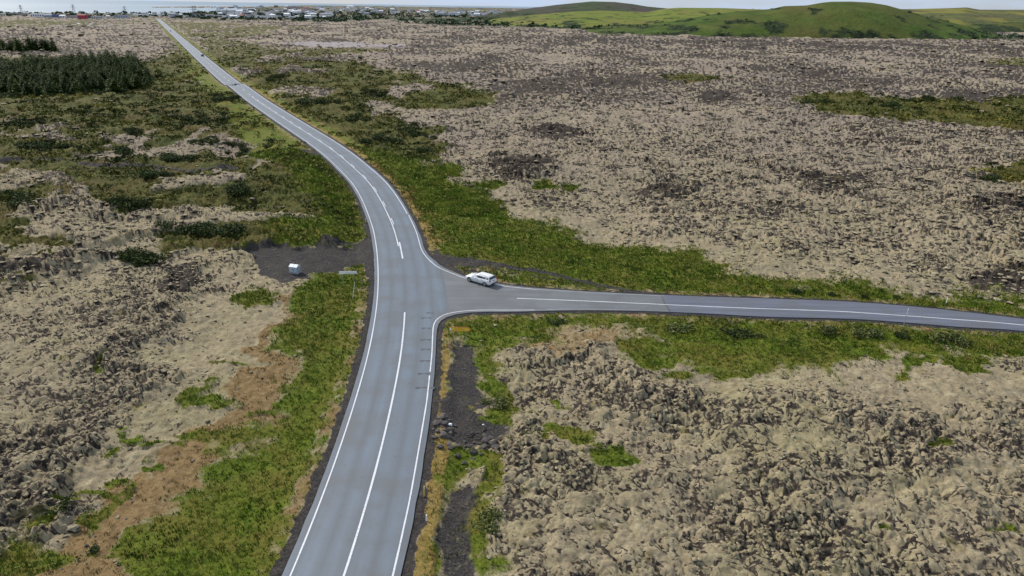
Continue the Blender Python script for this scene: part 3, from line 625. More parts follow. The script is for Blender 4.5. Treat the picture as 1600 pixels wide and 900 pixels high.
def tufts_mesh(name, pts, blades, h, w, spread, mat, tintf, lean=.5):
    x, y, z, d, k = pts; n = len(x)
    s = (.7 + .6 * rng.random(n)) * np.clip(d / 60, 1, 3.0) ** .7
    ti = np.clip(tintf + .28 * (rng.random(n) - .5) * 2, 0, 1)
    a = rng.random((n, blades)) * 6.283; r = rng.random((n, blades)) * spread * s[:, None]; hh = h * s[:, None] * (.55 + .7 * rng.random((n, blades))); ww = w * s[:, None] * (.6 + .8 * rng.random((n, blades)))
    bx = x[:, None] + np.cos(a) * r; by = y[:, None] + np.sin(a) * r; bz = np.broadcast_to(z[:, None] - .04, bx.shape)
    f = rng.random((n, blades)) * 6.283; ca, sa = np.cos(f) * ww / 2, np.sin(f) * ww / 2
    tx = bx + np.cos(a) * hh * lean * rng.random((n, blades)); ty = by + np.sin(a) * hh * lean * rng.random((n, blades))
    V = np.stack([np.stack([bx - ca, by - sa, bz], -1), np.stack([bx + ca, by + sa, bz], -1), np.stack([tx, ty, bz + hh], -1)], 2).reshape(-1, 3)
    T_ = np.repeat(np.clip(ti[:, None] + .2 * (rng.random((n, blades)) - .5), 0, 1).ravel(), 3)
    o = link(name, npmesh(name, V, np.arange(len(V)).reshape(-1, 3), False, mat, {'tint': T_})); return o
gmask = np.clip(grass * 1.0, 0, 1) * (1 - pebm) * (1 - strip)
pts = pick_points(gmask, 9, 190, .55)
tintg = np.clip(.50 + .75 * fbm(pts[0] / 4, pts[1] / 4, 4, 500), 0, 1)
o = tufts_mesh('roadside_grass', pts, 6, .21, .075, .18, leafmat('green_blades', (.032, .065, .006), (.105, .160, .012), (.26, .28, .04)), tintg)
tag(o, 'uneven green grass covering the verges beside the two roads', 'grass', kind='stuff')
dmask = np.clip(dry + strip * 1.2 + .12 * grass, 0, 1) * (1 - pebm)
ptl = pick_points(gmask * sstep(.05, .4, fbm(X / 7, Y / 7, 4, 506)), .8, 120, .2)
o = tufts_mesh('tall_grass', ptl, 6, .48, .06, .22, leafmat('seed_heads', (.09, .11, .02), (.20, .19, .05), (.38, .32, .13)), .5, .8)
tag(o, 'taller pale grass with seed heads standing in patches on the verges', 'tall grass', kind='stuff')
pts = pick_points(dmask * sstep(-.2, .3, fbm(X / 2.5, Y / 2.5, 3, 505) + .1), 5, 170, .4)
o = tufts_mesh('dry_grass', pts, 5, .22, .07, .16, leafmat('straw_blades', (.14, .085, .030), (.25, .165, .055), (.40, .30, .12)), .5)
tag(o, 'straw coloured dry grass along the asphalt and on the bare orange ground', 'dry grass', kind='stuff')
def bushlets(name, pts, nl, rad, ht, leaf, mat, tintf):
    x, y, z, d, k = pts; n = len(x); s = (.5 + 1.0 * rng.random(n) ** 1.5) * np.clip(d / 150, .8, 3) ** .5
    ti = np.clip(tintf + .3 * (rng.random(n) - .5), 0, 1)
    a = rng.random((n, nl)) * 6.283; r = np.sqrt(rng.random((n, nl))); zz = np.sqrt(1 - r * r * .95) * (.5 + .5 * rng.random((n, nl)))
    cx = x[:, None] + np.cos(a) * r * rad * s[:, None]; cy = y[:, None] + np.sin(a) * r * rad * s[:, None]; cz = z[:, None] + zz * ht * s[:, None]
    q = rng.normal(size=(n, nl, 3)); q[..., 2] *= .6; q /= np.linalg.norm(q, axis=-1, keepdims=True); w_ = rng.normal(size=(n, nl, 3)); w_ -= q * (q * w_).sum(-1, keepdims=True); w_ /= np.linalg.norm(w_, axis=-1, keepdims=True)
    sz = (leaf * s[:, None] * (.6 + .8 * rng.random((n, nl))))[..., None]; c = np.stack([cx, cy, cz], -1)
    V = np.stack([c - q * sz, c + w_ * sz * .6, c + q * sz, c - w_ * sz * .6], 2).reshape(-1, 3)
    T_ = np.repeat(np.clip(ti[:, None] + .25 * (rng.random((n, nl)) - .5), 0, 1).ravel(), 4)
    return link(name, npmesh(name, V, np.arange(len(V)).reshape(-1, 4), False, mat, {'tint': T_}))
hm = heath * (1 - pebm) * (rd > 1.5)
pts = pick_points(hm * sstep(-.25, .25, fbm(X / 12, Y / 12, 3, 515) + .05), .42, 900, .16)
tinth = np.clip(.46 + .75 * fbm(pts[0] / 22, pts[1] / 22, 3, 520), 0, 1)
o = bushlets('low_heath', pts, 12, .85, .55, .26, leafmat('heath_leaves', (.018, .028, .006), (.085, .092, .014), (.24, .20, .042)), tinth)
tag(o, 'knee high dark green heath covering the ground on both sides of the far road', 'heath', kind='stuff')
gb = grass * sstep(.1, .5, fbm(X / 6, Y / 6, 3, 530)) * (X > 2) * (Y < 84) + .5 * (sum(ell(a[0], a[1], a[2], a[3]) for a in tufts)) + .5 * ell(880, 682, 48, 15) + .5 * ell(935, 714, 34, 14)
pts = pick_points(np.clip(gb * (1 - pebm) + .35 * pebm * (rd > 1.2) * (X > 0) * sstep(.0, .4, fbm(X / 2, Y / 2, 3, 641)), 0, 1), 1.2, 150, .3)
o = bushlets('low_green_growth', pts, 12, .40, .42, .13, leafmat('green_leaves', (.030, .055, .007), (.090, .125, .016), (.21, .22, .045)), .42)
tag(o, 'low leafy green growth south of the side road and in the moss hollows', 'low plants', kind='stuff')
# loose lava rubble
rb_v = []; 
def rock_proto(seed, sub=2):
    bm = bmesh.new(); bmesh.ops.create_icosphere(bm, subdivisions=sub, radius=1); r_ = random.Random(seed)
    for v in bm.verts: v.co *= .65 + .6 * r_.random()
    bm.verts.ensure_lookup_table(); V = np.array([v.co[:] for v in bm.verts]); Fc = np.array([[v.index for v in f.verts] for f in bm.faces]); bm.free(); return V, Fc
protos = [rock_proto(k) for k in range(6)]; protos1 = protos; protos0 = [rock_proto(k, 1) for k in range(6)]
def rubble(name, pts, size, mat, sink=.25, protos=None, grow=0):
    protos = protos or protos0
    x, y, z, d, k = pts; Vs = []; Fs = []; Ts = []; b = 0
    which = rng.integers(0, 6, len(x)); s = size * (.45 + 1.0 * rng.random(len(x)) ** 2.0) * np.clip(d / 80, .8, 14) ** .85; a = rng.random(len(x)) * 6.283
    for w in range(6):
        m = which == w; P_, Fc = protos[w]; n = m.sum()
        if not n: continue
        c, s1 = np.cos(a[m])[:, None], np.sin(a[m])[:, None]; sx = s[m][:, None]; st = (.6 + .7 * rng.random(n))[:, None]
        vx = x[m][:, None] + sx * (P_[:, 0] * c - P_[:, 1] * s1); vy = y[m][:, None] + sx * st * (P_[:, 0] * s1 + P_[:, 1] * c); vz = z[m][:, None] + sx * P_[:, 2] * (.45 + .4 * rng.random(n))[:, None] * np.clip(60 / d[m], .35, 1)[:, None] ** .3 + sx * sink
        Vs.append(np.stack([vx, vy, vz], -1).reshape(-1, 3)); Fs.append((Fc[None] + (np.arange(n) * len(P_))[:, None, None]).reshape(-1, 3) + b); b += n * len(P_)
        Ts.append(np.repeat(rng.random(n), len(P_)))
    return link(name, npmesh(name, np.vstack(Vs), np.vstack(Fs), protos is protos1, mat, {'tint': np.concatenate(Ts)}))
def rockmat():
    m, t, b = newmat('lava_rock'); P = geo(t)
    c = ramp(t, noise(t, 4, 4, .75, P), [(.3, (.017, .013, .011)), (.5, (.050, .040, .033)), (.75, (.165, .135, .11))])
    n = t.nodes.new('ShaderNodeSeparateXYZ'); t.links.new(t.nodes.new('ShaderNodeNewGeometry').outputs['Normal'], n.inputs[0])
    nzz = math_(t, 'ADD', n.outputs[2], math_(t, 'MULTIPLY', math_(t, 'SUBTRACT', noise(t, 3, 4, .8, P), .5), 1.0))
    top = math_(t, 'MULTIPLY', ramp(t, nzz, [(.38, (0, 0, 0)), (.55, (1, 1, 1))]), ramp(t, attr(t, 'tint'), [(.55, (1, 1, 1)), (.9, (.1, .1, .1))]))
    c = mixc(t, top, c, ramp(t, noise(t, 1.3, 5, .75, P), [(.3, (.17, .135, .085)), (.5, (.29, .24, .15)), (.7, (.46, .40, .26))]))      # moss caps on the tops
    t.links.new(c, b.inputs['Base Color']); b.inputs['Roughness'].default_value = .95; b.inputs['Specular IOR Level'].default_value = .15; return m
M_rock = rockmat()
fld = np.clip(.30 + 1.2 * rockz + .75 * sstep(-.15, .35, fbm(X / 14, Y / 14, 3, 221)) , 0, 1)
pxs = AREA / (1.55 * np.gradient(es)[:, None])                     # m2 of ground per square pixel of survey
def clump_pts(density, d0, d1, cap=.5): return pick_points(rough * fld, density, d1, cap, d0)
parts_ = []
def both(a, b): return tuple(np.concatenate([p, q]) for p, q in zip(a[:4], b[:4])) + (None,)
o = rubble('lava_clumps', pick_points(rough * fld * (.35 + .65 * sstep(.25, .75, rocky)), 2.2, 105, .3), .19, M_rock, -.06, protos1, .0); tag(o, 'moss capped lava lumps packed across the lava field nearest the junction', 'lava rock', kind='stuff')
far_p = np.clip(rough * fld * 1.2, 0, 1) * .040 * np.gradient(es)[:, None] * 1.55 / 1.3
k = np.where((rng.random(NV).reshape(shp) < far_p) & (DIST >= 105) & (DIST < 1900) & (E_ > 22) & (U > -60) & (U < 1660) & (land > .5) & (rd > 4)); n = len(k[0])
fp = (X[k] + (rng.random(n) - .5) * zc[k] / F * 1.5, Y[k] + (rng.random(n) - .5) * dep[k], Z[k], DIST[k], k)
o = rubble('lava_rubble', fp, .29, M_rock, .05, protos0, 1.0); tag(o, 'broken dark lava blocks with mossy tops strewn over the far lava field', 'lava rock', kind='stuff')
pts = pick_points(ell(745, 692, 50, 26) + ell(705, 655, 20, 14), 3.0, 120, .3)
o = rubble('rock_heap', pts, .36, paint('dark_heap_rock', (.085, .072, .065), .95, var=.55, scale=2.5), .3); tag(o, 'heap of broken grey lava rock at the edge of the dark gravel strip', 'rock heap', kind='stuff')
pts = pick_points(np.clip(pebm * (rd > .5) * .5 + .08 * dry, 0, 1), 9, 110, .12)
o = rubble('loose_gravel', pts, .085, paint('gravel_stone', (.085, .080, .085), .9, var=.6, scale=2)); tag(o, 'loose dark gravel and pebbles on the strips beside the road', 'gravel', kind='stuff')
# far woodland
pts = pick_points(np.clip(wood, 0, 1) * (DIST > 600), .006, 6000, .07)
o = bushlets('far_woodland', pts, 10, 4, 2.5, 1.5, leafmat('hazed_leaves', (.022, .040, .024), (.050, .078, .034), (.10, .12, .05)), .4)  # distance haze put into the leaf colours by lightening them
tag(o, 'dark green woodland strip between the lava and the town', 'woodland', kind='stuff')

# ------------------------------------------------------------------ trees and shrubs
M_needle = leafmat('needles', (.009, .026, .004), (.032, .066, .007), (.095, .14, .020))
_t = M_needle.node_tree; _o = _t.nodes.new('ShaderNodeObjectInfo'); _a = [n for n in _t.nodes if n.type == 'ATTRIBUTE'][0]; _r = [n for n in _t.nodes if n.type == 'VALTORGB'][0]
_t.links.new(math_(_t, 'ADD', math_(_t, 'MULTIPLY', _a.outputs['Fac'], .7), math_(_t, 'SUBTRACT', math_(_t, 'MULTIPLY', _o.outputs['Random'], .6), .12)), _r.inputs['Fac'])
M_bark = paint('bark', (.07, .055, .045), .9)
def conifer(seed):
    r_ = random.Random(seed); V = []; Q = []; T_ = []; hgt = 5.6
    def quad(p, d, w, droop, ti):
        s = Vector((-d.y, d.x, 0)).normalized() * w; e = p + d; e.z -= droop; m_ = p + d * .55; m_.z -= droop * .25
        b = len(V); V.extend([p, m_ + s, e, m_ - s]); Q.append((b, b + 1, b + 2, b + 3)); T_.extend([ti * .7, ti, min(1, ti + .15), ti])
    for k in range(13):
        z = .35 + k * .40; rad = (2.1 * (1 - (z / hgt) ** 1.5) + .18) * (.85 + .3 * r_.random())
        for j in range(9):
            a = 6.283 * j / 9 + r_.random() * .7; l = rad * (.7 + .5 * r_.random())
            quad(Vector((0, 0, z + .25 * r_.random())), Vector((math.cos(a) * l, math.sin(a) * l, .1)), .30 * l + .08, .22 * l + .12 * r_.random(), r_.random() * .8)
            if k < 10:
                for q in range(3):
                    p = Vector((math.cos(a) * l * (.3 + .25 * q), math.sin(a) * l * (.3 + .25 * q), z + .15 - .1 * q)); aa = a + r_.uniform(-1.1, 1.1)
                    quad(p, Vector((math.cos(aa) * .4, math.sin(aa) * .4, .14)), .16, .12, r_.random())
    for j in range(5):
        a = j * 1.25; quad(Vector((0, 0, 5.25)), Vector((math.cos(a) * .14, math.sin(a) * .14, .5)), .07, 0, .7)
    return npmesh('crown', np.array([v[:] for v in V]), np.array(Q), False, M_needle, {'tint': np.array(T_)})
crowns = [conifer(k) for k in range(5)]
tr = MB(); tr.tube((0, 0, -.5), (0, 0, 4.6), .13, .03, 7); trunk_me = tr.mesh('trunk', M_bark)
def inpoly(u, v, P_): return float(sdf(np.array([u]), np.array([v]), P_)[0]) < 0
stand = [(-70, 112), (0, 107), (30, 110), (62, 104), (96, 108), (112, 102), (150, 98), (196, 97), (212, 104), (222, 112), (233, 118), (226, 127), (238, 135), (229, 146), (206, 144), (190, 151), (160, 147), (120, 153), (90, 148), (60, 156), (20, 149), (-10, 154), (-70, 150)]
stand2 = [(-60, 78), (0, 77), (60, 76.5), (90, 77), (88, 82), (0, 84.5), (-60, 85)]
tpos = []
sx0, sx1 = -330, -120
while len(tpos) < 900:
    x, y = rng.uniform(-420, -90), rng.uniform(265, 470); u, v = UV(x, y)
    if inpoly(u, v, stand) and not (170 < u < 240 and 124 < v < 130) and all((x - a) ** 2 + (y - b) ** 2 > 3.4 for a, b, *_ in tpos[-400:]): tpos.append((x, y, v, rng.uniform(.55, 1.3)))
t2 = []
while len(t2) < 66:
    x, y = rng.uniform(-560, -280), rng.uniform(480, 640); u, v = UV(x, y)
    if inpoly(u, v, stand2): t2.append((x, y, v, rng.uniform(1.1, 1.7)))
tpos.sort(key=lambda p: p[1]); front = tpos[:232]; rest = tpos[232:]
def place_tree(x, y, s, label, group):
    o = empty('conifer_tree', (x, y, float(zat(x, y)) - .1), rng.random() * 6.28); o.scale = (s, s, s * rng.uniform(.85, 1.2)); tag(o, label, 'tree', group)
    link('trunk', trunk_me, o); link('crown', crowns[rng.integers(0, 5)], o)
for x, y, v, s in front: place_tree(x, y, s, 'dark green conifer in the near rows of the square plantation left of the road', 'conifers of the near plantation')
for x, y, v, s in t2: place_tree(x, y, s, 'dark conifer in the small stand behind the plantation, at the left edge', 'conifers of the small stand')
Vb = []; Qb = []; Tb = []; b = 0
cdat = []
for c in crowns:
    v = np.empty(len(c.vertices) * 3, np.float32); c.vertices.foreach_get('co', v); q = np.empty(len(c.polygons) * 4, np.int32); c.loops.foreach_get('vertex_index', q); t_ = np.empty(len(c.vertices), np.float32); c.attributes['tint'].data.foreach_get('value', t_); cdat.append((v.reshape(-1, 3), q.reshape(-1, 4), t_))
for x, y, v, s in rest:
    P_, q, t_ = cdat[rng.integers(0, 5)]; a = rng.random() * 6.28; c, s1 = math.cos(a) * s, math.sin(a) * s; m = rng.random(len(q)) < .62
    back = 1.25 if y > 340 else 1.0
    Vb.append(np.stack([x + P_[:, 0] * c - P_[:, 1] * s1, y + P_[:, 0] * s1 + P_[:, 1] * c, float(zat(x, y)) + P_[:, 2] * s * back], 1)); Qb.append(q[m] + b); b += len(P_); Tb.append(np.clip(t_ * .8 + rng.uniform(-.2, .45), 0, 1))
o = link('conifer_mass', npmesh('conifer_mass', np.vstack(Vb), np.vstack(Qb), False, M_needle, {'tint': np.concatenate(Tb)}))
tag(o, 'dense mass of dark conifers filling the back of the plantation', 'conifers', kind='stuff')

M_leafd = leafmat('shrub_leaves', (.014, .026, .009), (.040, .060, .014), (.10, .115, .028)); M_leafl = leafmat('pale_shrub_leaves', (.035, .05, .012), (.09, .11, .03), (.19, .19, .07))
def shrub(seed, mat, n=520):
    r_ = np.random.default_rng(seed); lobes = [(r_.uniform(-.75, .75), r_.uniform(-.75, .75), r_.uniform(.35, .75), r_.uniform(.4, .68)) for _ in range(7)]
    C = []
    for _ in range(n):
        l = lobes[r_.integers(0, 7)]; d = r_.normal(size=3); d /= np.linalg.norm(d); d *= l[3] * r_.uniform(.55, 1.05); C.append((l[0] + d[0], l[1] + d[1], max(.03, l[2] + d[2] * .75)))
    c = np.array(C); q = r_.normal(size=(n, 3)); q /= np.linalg.norm(q, axis=1, keepdims=True); w = r_.normal(size=(n, 3)); w -= q * (q * w).sum(1, keepdims=True); w /= np.linalg.norm(w, axis=1, keepdims=True)
    s = r_.uniform(.07, .15, (n, 1)); V = np.stack([c - q * s, c + w * s * .65, c + q * s, c - w * s * .65], 1).reshape(-1, 3); ti = np.repeat(np.clip(r_.normal(.45, .25, n), 0, 1), 4)
    return npmesh('crown', V, np.arange(len(V)).reshape(-1, 4), False, mat, {'tint': ti})
shr = [shrub(k, M_leafd) for k in range(4)]; shl = [shrub(k + 10, M_leafl) for k in range(3)]
stm = MB()
for k in range(6):
    a = k * 1.05; stm.tube((.05 * math.cos(a), .05 * math.sin(a), -.3), (.5 * math.cos(a), .5 * math.sin(a), .7), .035, .012, 5)
stem_me = stm.mesh('stem', M_bark)
def place_shrub(x, y, s, h, label, group=None, pale=False, nm='shrub'):
    o = empty(nm, (x, y, float(zat(x, y)) - .12), rng.random() * 6.28); o.scale = (s * rng.uniform(.8, 1.3), s, h); tag(o, label, 'shrub', group)
    link('stem', stem_me, o); link('crown', (shl if pale else shr)[rng.integers(0, 3)], o)
clusters = [(60, 152, 60, 3), (160, 151, 60, 3), (238, 128, 14, 8), (20, 156, 30, 2), (390, 230, 34, 9), (325, 224, 22, 6), (100, 240, 60, 6), (195, 240, 18, 5), (60, 234, 30, 4), (212, 214, 26, 6), (20, 325, 26, 8), (215, 410, 24, 8), (375, 300, 16, 6), (330, 372, 50, 6), (240, 282, 30, 5), (200, 330, 30, 6), (640, 205, 24, 8), (600, 226, 24, 8), (655, 212, 18, 6), (560, 190, 30, 6),
            (430, 125, 16, 4), (475, 165, 12, 4), (510, 168, 26, 4), (590, 150, 30, 4), (660, 240, 14, 3), (1395, 168, 26, 3), (1280, 162, 12, 2), (1450, 160, 40, 3), (40, 200, 40, 6), (300, 190, 50, 8), (130, 180, 60, 5), (280, 250, 40, 5), (350, 160, 30, 5), (1545, 285, 8, 3)]
ns = 0
for cu_, cv_, ru, rv in clusters:
    k = int(3 + ru * .22)
    for _ in range(k):
        a = rng.normal(size=2) * .5; x, y = gp(cu_ + a[0] * ru, cv_ + a[1] * rv); side = 'left' if cu_ < 420 or (cu_ < 560 and cv_ > 215) else ('right' if cu_ < 900 else 'far')
        s = rng.uniform(.9, 2.0) * (1 + .25 * (cv_ < 180)); h = s * rng.uniform(.65, .95)
        lab = {'left': 'dark rounded shrub among the heath left of the main road', 'right': 'dark rounded shrub in the scrub right of the main road bend', 'far': 'dark shrub in the green strip crossing the lava at the right edge'}[side]
        place_shrub(x, y, s, h, lab, {'left': 'dark shrubs left of the road', 'right': 'dark shrubs right of the road', 'far': 'shrubs of the green strip in the lava'}[side]); ns += 1
for u, v, s, h, pale, lab in [
    (1293, 522, 1.0, 1.2, True, 'pale spindly shrub below the side road, left of the road sign'), (1352, 526, 1.5, 1.2, True, 'broad yellow green shrub below the side road near the road sign'), (1412, 528, .9, .9, False, 'small dark shrub directly below the road sign'),
    (1470, 528, 1.3, 1.0, True, 'left one of two joined yellow green shrubs right of the road sign'), (1500, 532, 1.5, 1.1, True, 'right one of two joined yellow green shrubs right of the road sign'), (1150, 518, 1.5, 1.0, False, 'dark shrub below the newer asphalt, left one of the pair'),
    (1180, 524, 1.2, .8, False, 'dark shrub below the newer asphalt, right one of the pair'), (1062, 512, 1.4, .7, True, 'low pale shrub under the start of the newer asphalt'), (1247, 456, 1.0, .8, False, 'dark shrub at the lava edge above the side road, leftmost of three'),
    (1302, 461, .8, .7, False, 'dark shrub at the lava edge above the side road, middle of three'), (1352, 465, .8, .7, False, 'dark shrub at the lava edge above the side road, rightmost of three'), (1402, 462, .55, .5, False, 'tiny dark bush on the moss just above the side road sign'),
    (870, 502, 1.0, .6, False, 'low green shrub below the side road, right of the yellow sign'), (770, 625, 1.3, .7, True, 'olive bush beside the dark gravel strip'), (765, 815, 1.3, .7, True, 'rusty olive bush low beside the near gravel strip'),
    (100, 800, .8, .6, False, 'round green bush on bare moss at the lower left corner'), (150, 862, .5, .4, False, 'small green bush near the bottom on the orange ground')]:
    x, y = gp(u, v); place_shrub(x, y, s, h, lab, None, pale)

# ------------------------------------------------------------------ cars
M_white = paint('white_car_paint', (.80, .80, .78), .28, coat=.6, var=.03); M_black = paint('black_car_paint', (.015, .015, .018), .3, coat=.5); M_red = paint('dark_red_car_paint', (.10, .02, .018), .35, coat=.5)
M_glass = paint('car_glass', (.02, .022, .045), .12, var=.1); M_tyre = paint('tyre_rubber', (.02, .02, .02), .85); M_rim = paint('alloy_rim', (.45, .45, .47), .35, .8); M_trim = paint('black_trim', (.03, .03, .032), .6)
M_tail = paint('tail_lamp', (.45, .02, .02), .25); M_head = paint('head_lamp', (.62, .64, .66), .15); M_plate = paint('number_plate', (.75, .75, .72), .5)
def car_parts():
    parts = {}
    st = [(-2.28, .58, .44, .74, .72), (-2.22, .80, .33, .86, .90), (-2.05, .87, .26, .94, .98), (-1.6, .895, .22, .96, 1.0), (-1.0, .90, .21, .95, .99), (-.3, .90, .20, .93, .97), (.4, .90, .20, .91, .95), (.95, .895, .21, .89, .94), (1.35, .885, .22, .84, .91), (1.75, .87, .24, .76, .84), (2.05, .82, .28, .68, .75), (2.2, .72, .33, .60, .66), (2.28, .52, .40, .52, .56)]
    V = []; n = 12
    for x, w, zl, zs, zt_ in st:
        zm = (zl + zs) / 2
        half = [(0, zl), (w * .8, zl), (w * .97, zl + .06), (w, zm), (w * .985, zs - .03), (w * .90, zs + .03), (0, zt_)]
        ring = half + [(-a, z) for a, z in half[-2:0:-1]]
        V += [(x, a, z) for a, z in ring]
    n = 12; Q = [(k * n + j, (k + 1) * n + j, (k + 1) * n + (j + 1) % n, k * n + (j + 1) % n) for k in range(len(st) - 1) for j in range(n)]
    me = bpy.data.meshes.new('body'); me.from_pydata(V, [], Q + [tuple(range(n)), tuple((len(st) - 1) * n + j for j in range(n))[::-1]]); me.update(); me.materials.append(M_white)
    me.polygons.foreach_set('use_smooth', [True] * len(me.polygons)); parts['body'] = me
    rings = [(.90, -2.10, 1.02, .80, .84), (1.12, -2.02, .72, .755, .77), (1.30, -1.86, .36, .69, .69), (1.385, -1.68, .10, .60, .58), (1.42, -1.30, -.18, .42, .40)]
    V = []; m_ = 10
    for z, xb, xf, wb, wf in rings:
        xs2 = np.linspace(xb, xf, m_)
        V += [(x, -(wb + (wf - wb) * k / (m_ - 1)) * (1 - .10 * (abs(2 * k / (m_ - 1) - 1) ** 6)), z) for k, x in enumerate(xs2)] + [(x, (wb + (wf - wb) * k / (m_ - 1)) * (1 - .10 * (abs(2 * k / (m_ - 1) - 1) ** 6)), z) for k, x in list(enumerate(xs2))[::-1]]
    n = 2 * m_; Q = [(k * n + j, k * n + (j + 1) % n, (k + 1) * n + (j + 1) % n, (k + 1) * n + j) for k in range(len(rings) - 1) for j in range(n)]
    me = bpy.data.meshes.new('cabin'); me.from_pydata(V, [], Q + [(4 * n + j, 4 * n + j + 1, 4 * n + n - 2 - j, 4 * n + n - 1 - j) for j in range(m_ - 1)]); me.update(); me.materials.append(M_white)
    me.polygons.foreach_set('use_smooth', [True] * len(me.polygons)); parts['roof'] = me
    def slab(P_, nrm, th=.012):
        mb = MB(); P_ = [Vector(p) for p in P_]; nn = Vector(nrm).normalized() * th; k = len(P_)
        mb.add([p + nn for p in P_] + [p - nn for p in P_], [tuple(range(k)), tuple(range(k, 2 * k))[::-1]] + [(j, k + j, k + (j + 1) % k, (j + 1) % k) for j in range(k)]); return mb
    wins = []
    def y_at(x, z):                                   # the cabin's side
        t = (z - .90) / .40; xb, xf = -2.10 + .22 * t, 1.02 - .66 * t; wb, wf = .80 - .11 * t, .84 - .15 * t; f_ = min(1, max(0, (x - xb) / (xf - xb)))
        return (wb + (wf - wb) * f_) * (1 - .1 * abs(2 * f_ - 1) ** 6)
    for s in (1, -1):
        for x0, x1, x2, x3 in ((-.02, .80, .38, -.02), (-.95, -.10, -.10, -.95), (-1.88, -1.03, -1.03, -1.72)):
            wins.append(slab([(x, s * (y_at(x, z) + .012), z) for x, z in ((x0, .985), (x1, .985), (x2, 1.265), (x3, 1.265))], (0, s, .35)).mesh('window', M_glass))
    parts['windows'] = wins
    parts['windshield'] = slab([(.96, -.70, .98), (.96, .70, .98), (.42, .60, 1.295), (.42, -.60, 1.295)], (.6, 0, 1)).mesh('windshield', M_glass)
    parts['rear_window'] = slab([(-2.095, -.66, 1.02), (-2.095, .66, 1.02), (-1.925, .58, 1.29), (-1.925, -.58, 1.29)], (-1, 0, .5), .02).mesh('rear_window', M_glass)
    t = MB(); t.tube((0, -.105, 0), (0, .105, 0), .32, .32, 24); tm = t.mesh('tyre', M_tyre); t = MB(); t.tube((0, -.112, 0), (0, .112, 0), .21, .21, 12); t.tube((0, -.118, 0), (0, .118, 0), .06, .06, 8); rm = t.mesh('rim', M_rim)
    t = MB(); t.tube((0, -.10, 0), (0, .10, 0), .37, .37, 20); am = t.mesh('wheel_arch', M_trim)
    parts['wheel'] = (tm, rm, am)
    return parts
CP = car_parts()
def make_car(name, loc, rz, label, paint_mat):
    o = empty(name, loc, rz); tag(o, label, 'car')
    def own(nm, me, par=None, **k):
        c = link(nm, me, par or o, **k)
        if paint_mat is not M_white and me.materials[0] == M_white: c.material_slots[0].link = 'OBJECT'; c.material_slots[0].material = paint_mat
        return c
    bd = own('body', CP['body']); own('roof', CP['roof'])
    for w in CP['windows']: own('window', w)
    own('windshield', CP['windshield']); own('rear_window', CP['rear_window'])
    for x in (1.38, -1.34):
        for y in (.80, -.80):
            own('wheel_arch', CP['wheel'][2], loc=(x, y - .0125 * (1 if y > 0 else -1), .36)); w = own('tyre', CP['wheel'][0], loc=(x, y, .32)); link('rim', CP['wheel'][1], w)
    for s in (1, -1):
        m = MB(); m.box((-2.16, s * .74, .90), (.16, .17, .26)); m.build('tail_lamp', M_tail, o)
        m = MB(); m.box((2.10, s * .66, .62), (.20, .26, .13)); m.build('headlight', M_head, o)
        m = MB(); m.box((.72, s * .97, 1.0), (.14, .20, .13), taper=.8); m.build('side_mirror', paint_mat, o)
        m = MB(); m.tube((-1.5, s * .585, 1.405), (-.1, s * .555, 1.405), .018, .018, 6); m.build('roof_rail', M_trim, o)
        for x in (-.75, .25): m = MB(); m.box((x, s * .905, .83), (.18, .02, .03)); m.build('door_handle', M_trim, o)
        for x in (-.06, -1.0): m = MB(); m.box((x, s * .902, .60), (.012, .008, .60)); m.build('door_seam', M_trim, o)
    m = MB(); m.box((-2.285, 0, .70), (.02, .52, .12)); m.build('number_plate', M_plate, o)
    m = MB(); m.box((-2.22, 0, .40), (.16, 1.3, .14), taper=.95); m.box((2.22, 0, .40), (.14, 1.1, .14)); m.build('lower_bumper', M_trim, o)
    m = MB(); m.box((-2.26, 0, .86), (.03, .62, .06)); m.build('tailgate_handle', M_trim, o)
    return o
hd = Vector((-2.23, 1.58, 0)).normalized(); x, y = gp(746, 443.5)
make_car('station_wagon', (x + .45, y + .64, .004), math.atan2(hd.y, hd.x), 'white estate car waiting on the side road where it meets the main road', M_white)
def on_road(v, off, ahead=True):
    k = int(np.argmin(np.abs(cv - v))); p = CL[k] + NR[k] * off; d = T[k] * (1 if ahead else -1); return (p[0], p[1], .012), math.atan2(d[1], d[0])
p, a = on_road(88, 1.7, False); make_car('hatchback', p, a, 'small black car far up the main road beside the plantation', M_black)
p, a = on_road(49, -1.6); make_car('hatchback', p, a, 'tiny dark red car near the far end of the straight road', M_red)

# ------------------------------------------------------------------ signs, posts, box
M_galv = paint('galvanised_steel', (.42, .43, .45), .5, .5); M_signw = paint('white_sign_face', (.93, .93, .92), .4, var=.05); M_yel = paint('yellow_sign_face', (.85, .58, .06), .45, var=.06); M_org = paint('orange_border', (.62, .19, .03), .5)
M_yp = paint('yellow_plastic', (.66, .46, .14), .5); M_refl = paint('reflector', (.8, .8, .82), .2); M_blue = paint('blue_sign_face', (.10, .26, .48), .4)
u0, v0 = 545, 442; x, y = gp(u0, v0); z0 = float(zat(x, y)); o = empty('direction_sign', (x, y, z0), .06); tag(o, 'long white road sign on two posts left of the junction', 'road sign')
for s in (-.75, .75): m = MB(); m.tube((s, 0, -.5), (s, 0, 2.1), .04, .04, 8); m.build('post', M_galv, o)
m = MB(); m.box((-.80, -.06, 1.88), (.78, .03, .40)); m.build('panel', M_signw, o); m = MB(); m.box((.42, -.06, 1.90), (1.60, .03, .40)); m.build('panel', M_signw, o)
m = MB(); m.box((-.80, -.078, 1.88), (.66, .006, .28)); m.build('panel_face', paint('cream_face', (.92, .90, .76), .4), o); m = MB(); m.box((.42, -.078, 1.98), (1.46, .006, .03)); m.box((.42, -.078, 1.80), (1.46, .006, .03)); m.build('face_border', M_trim, o)
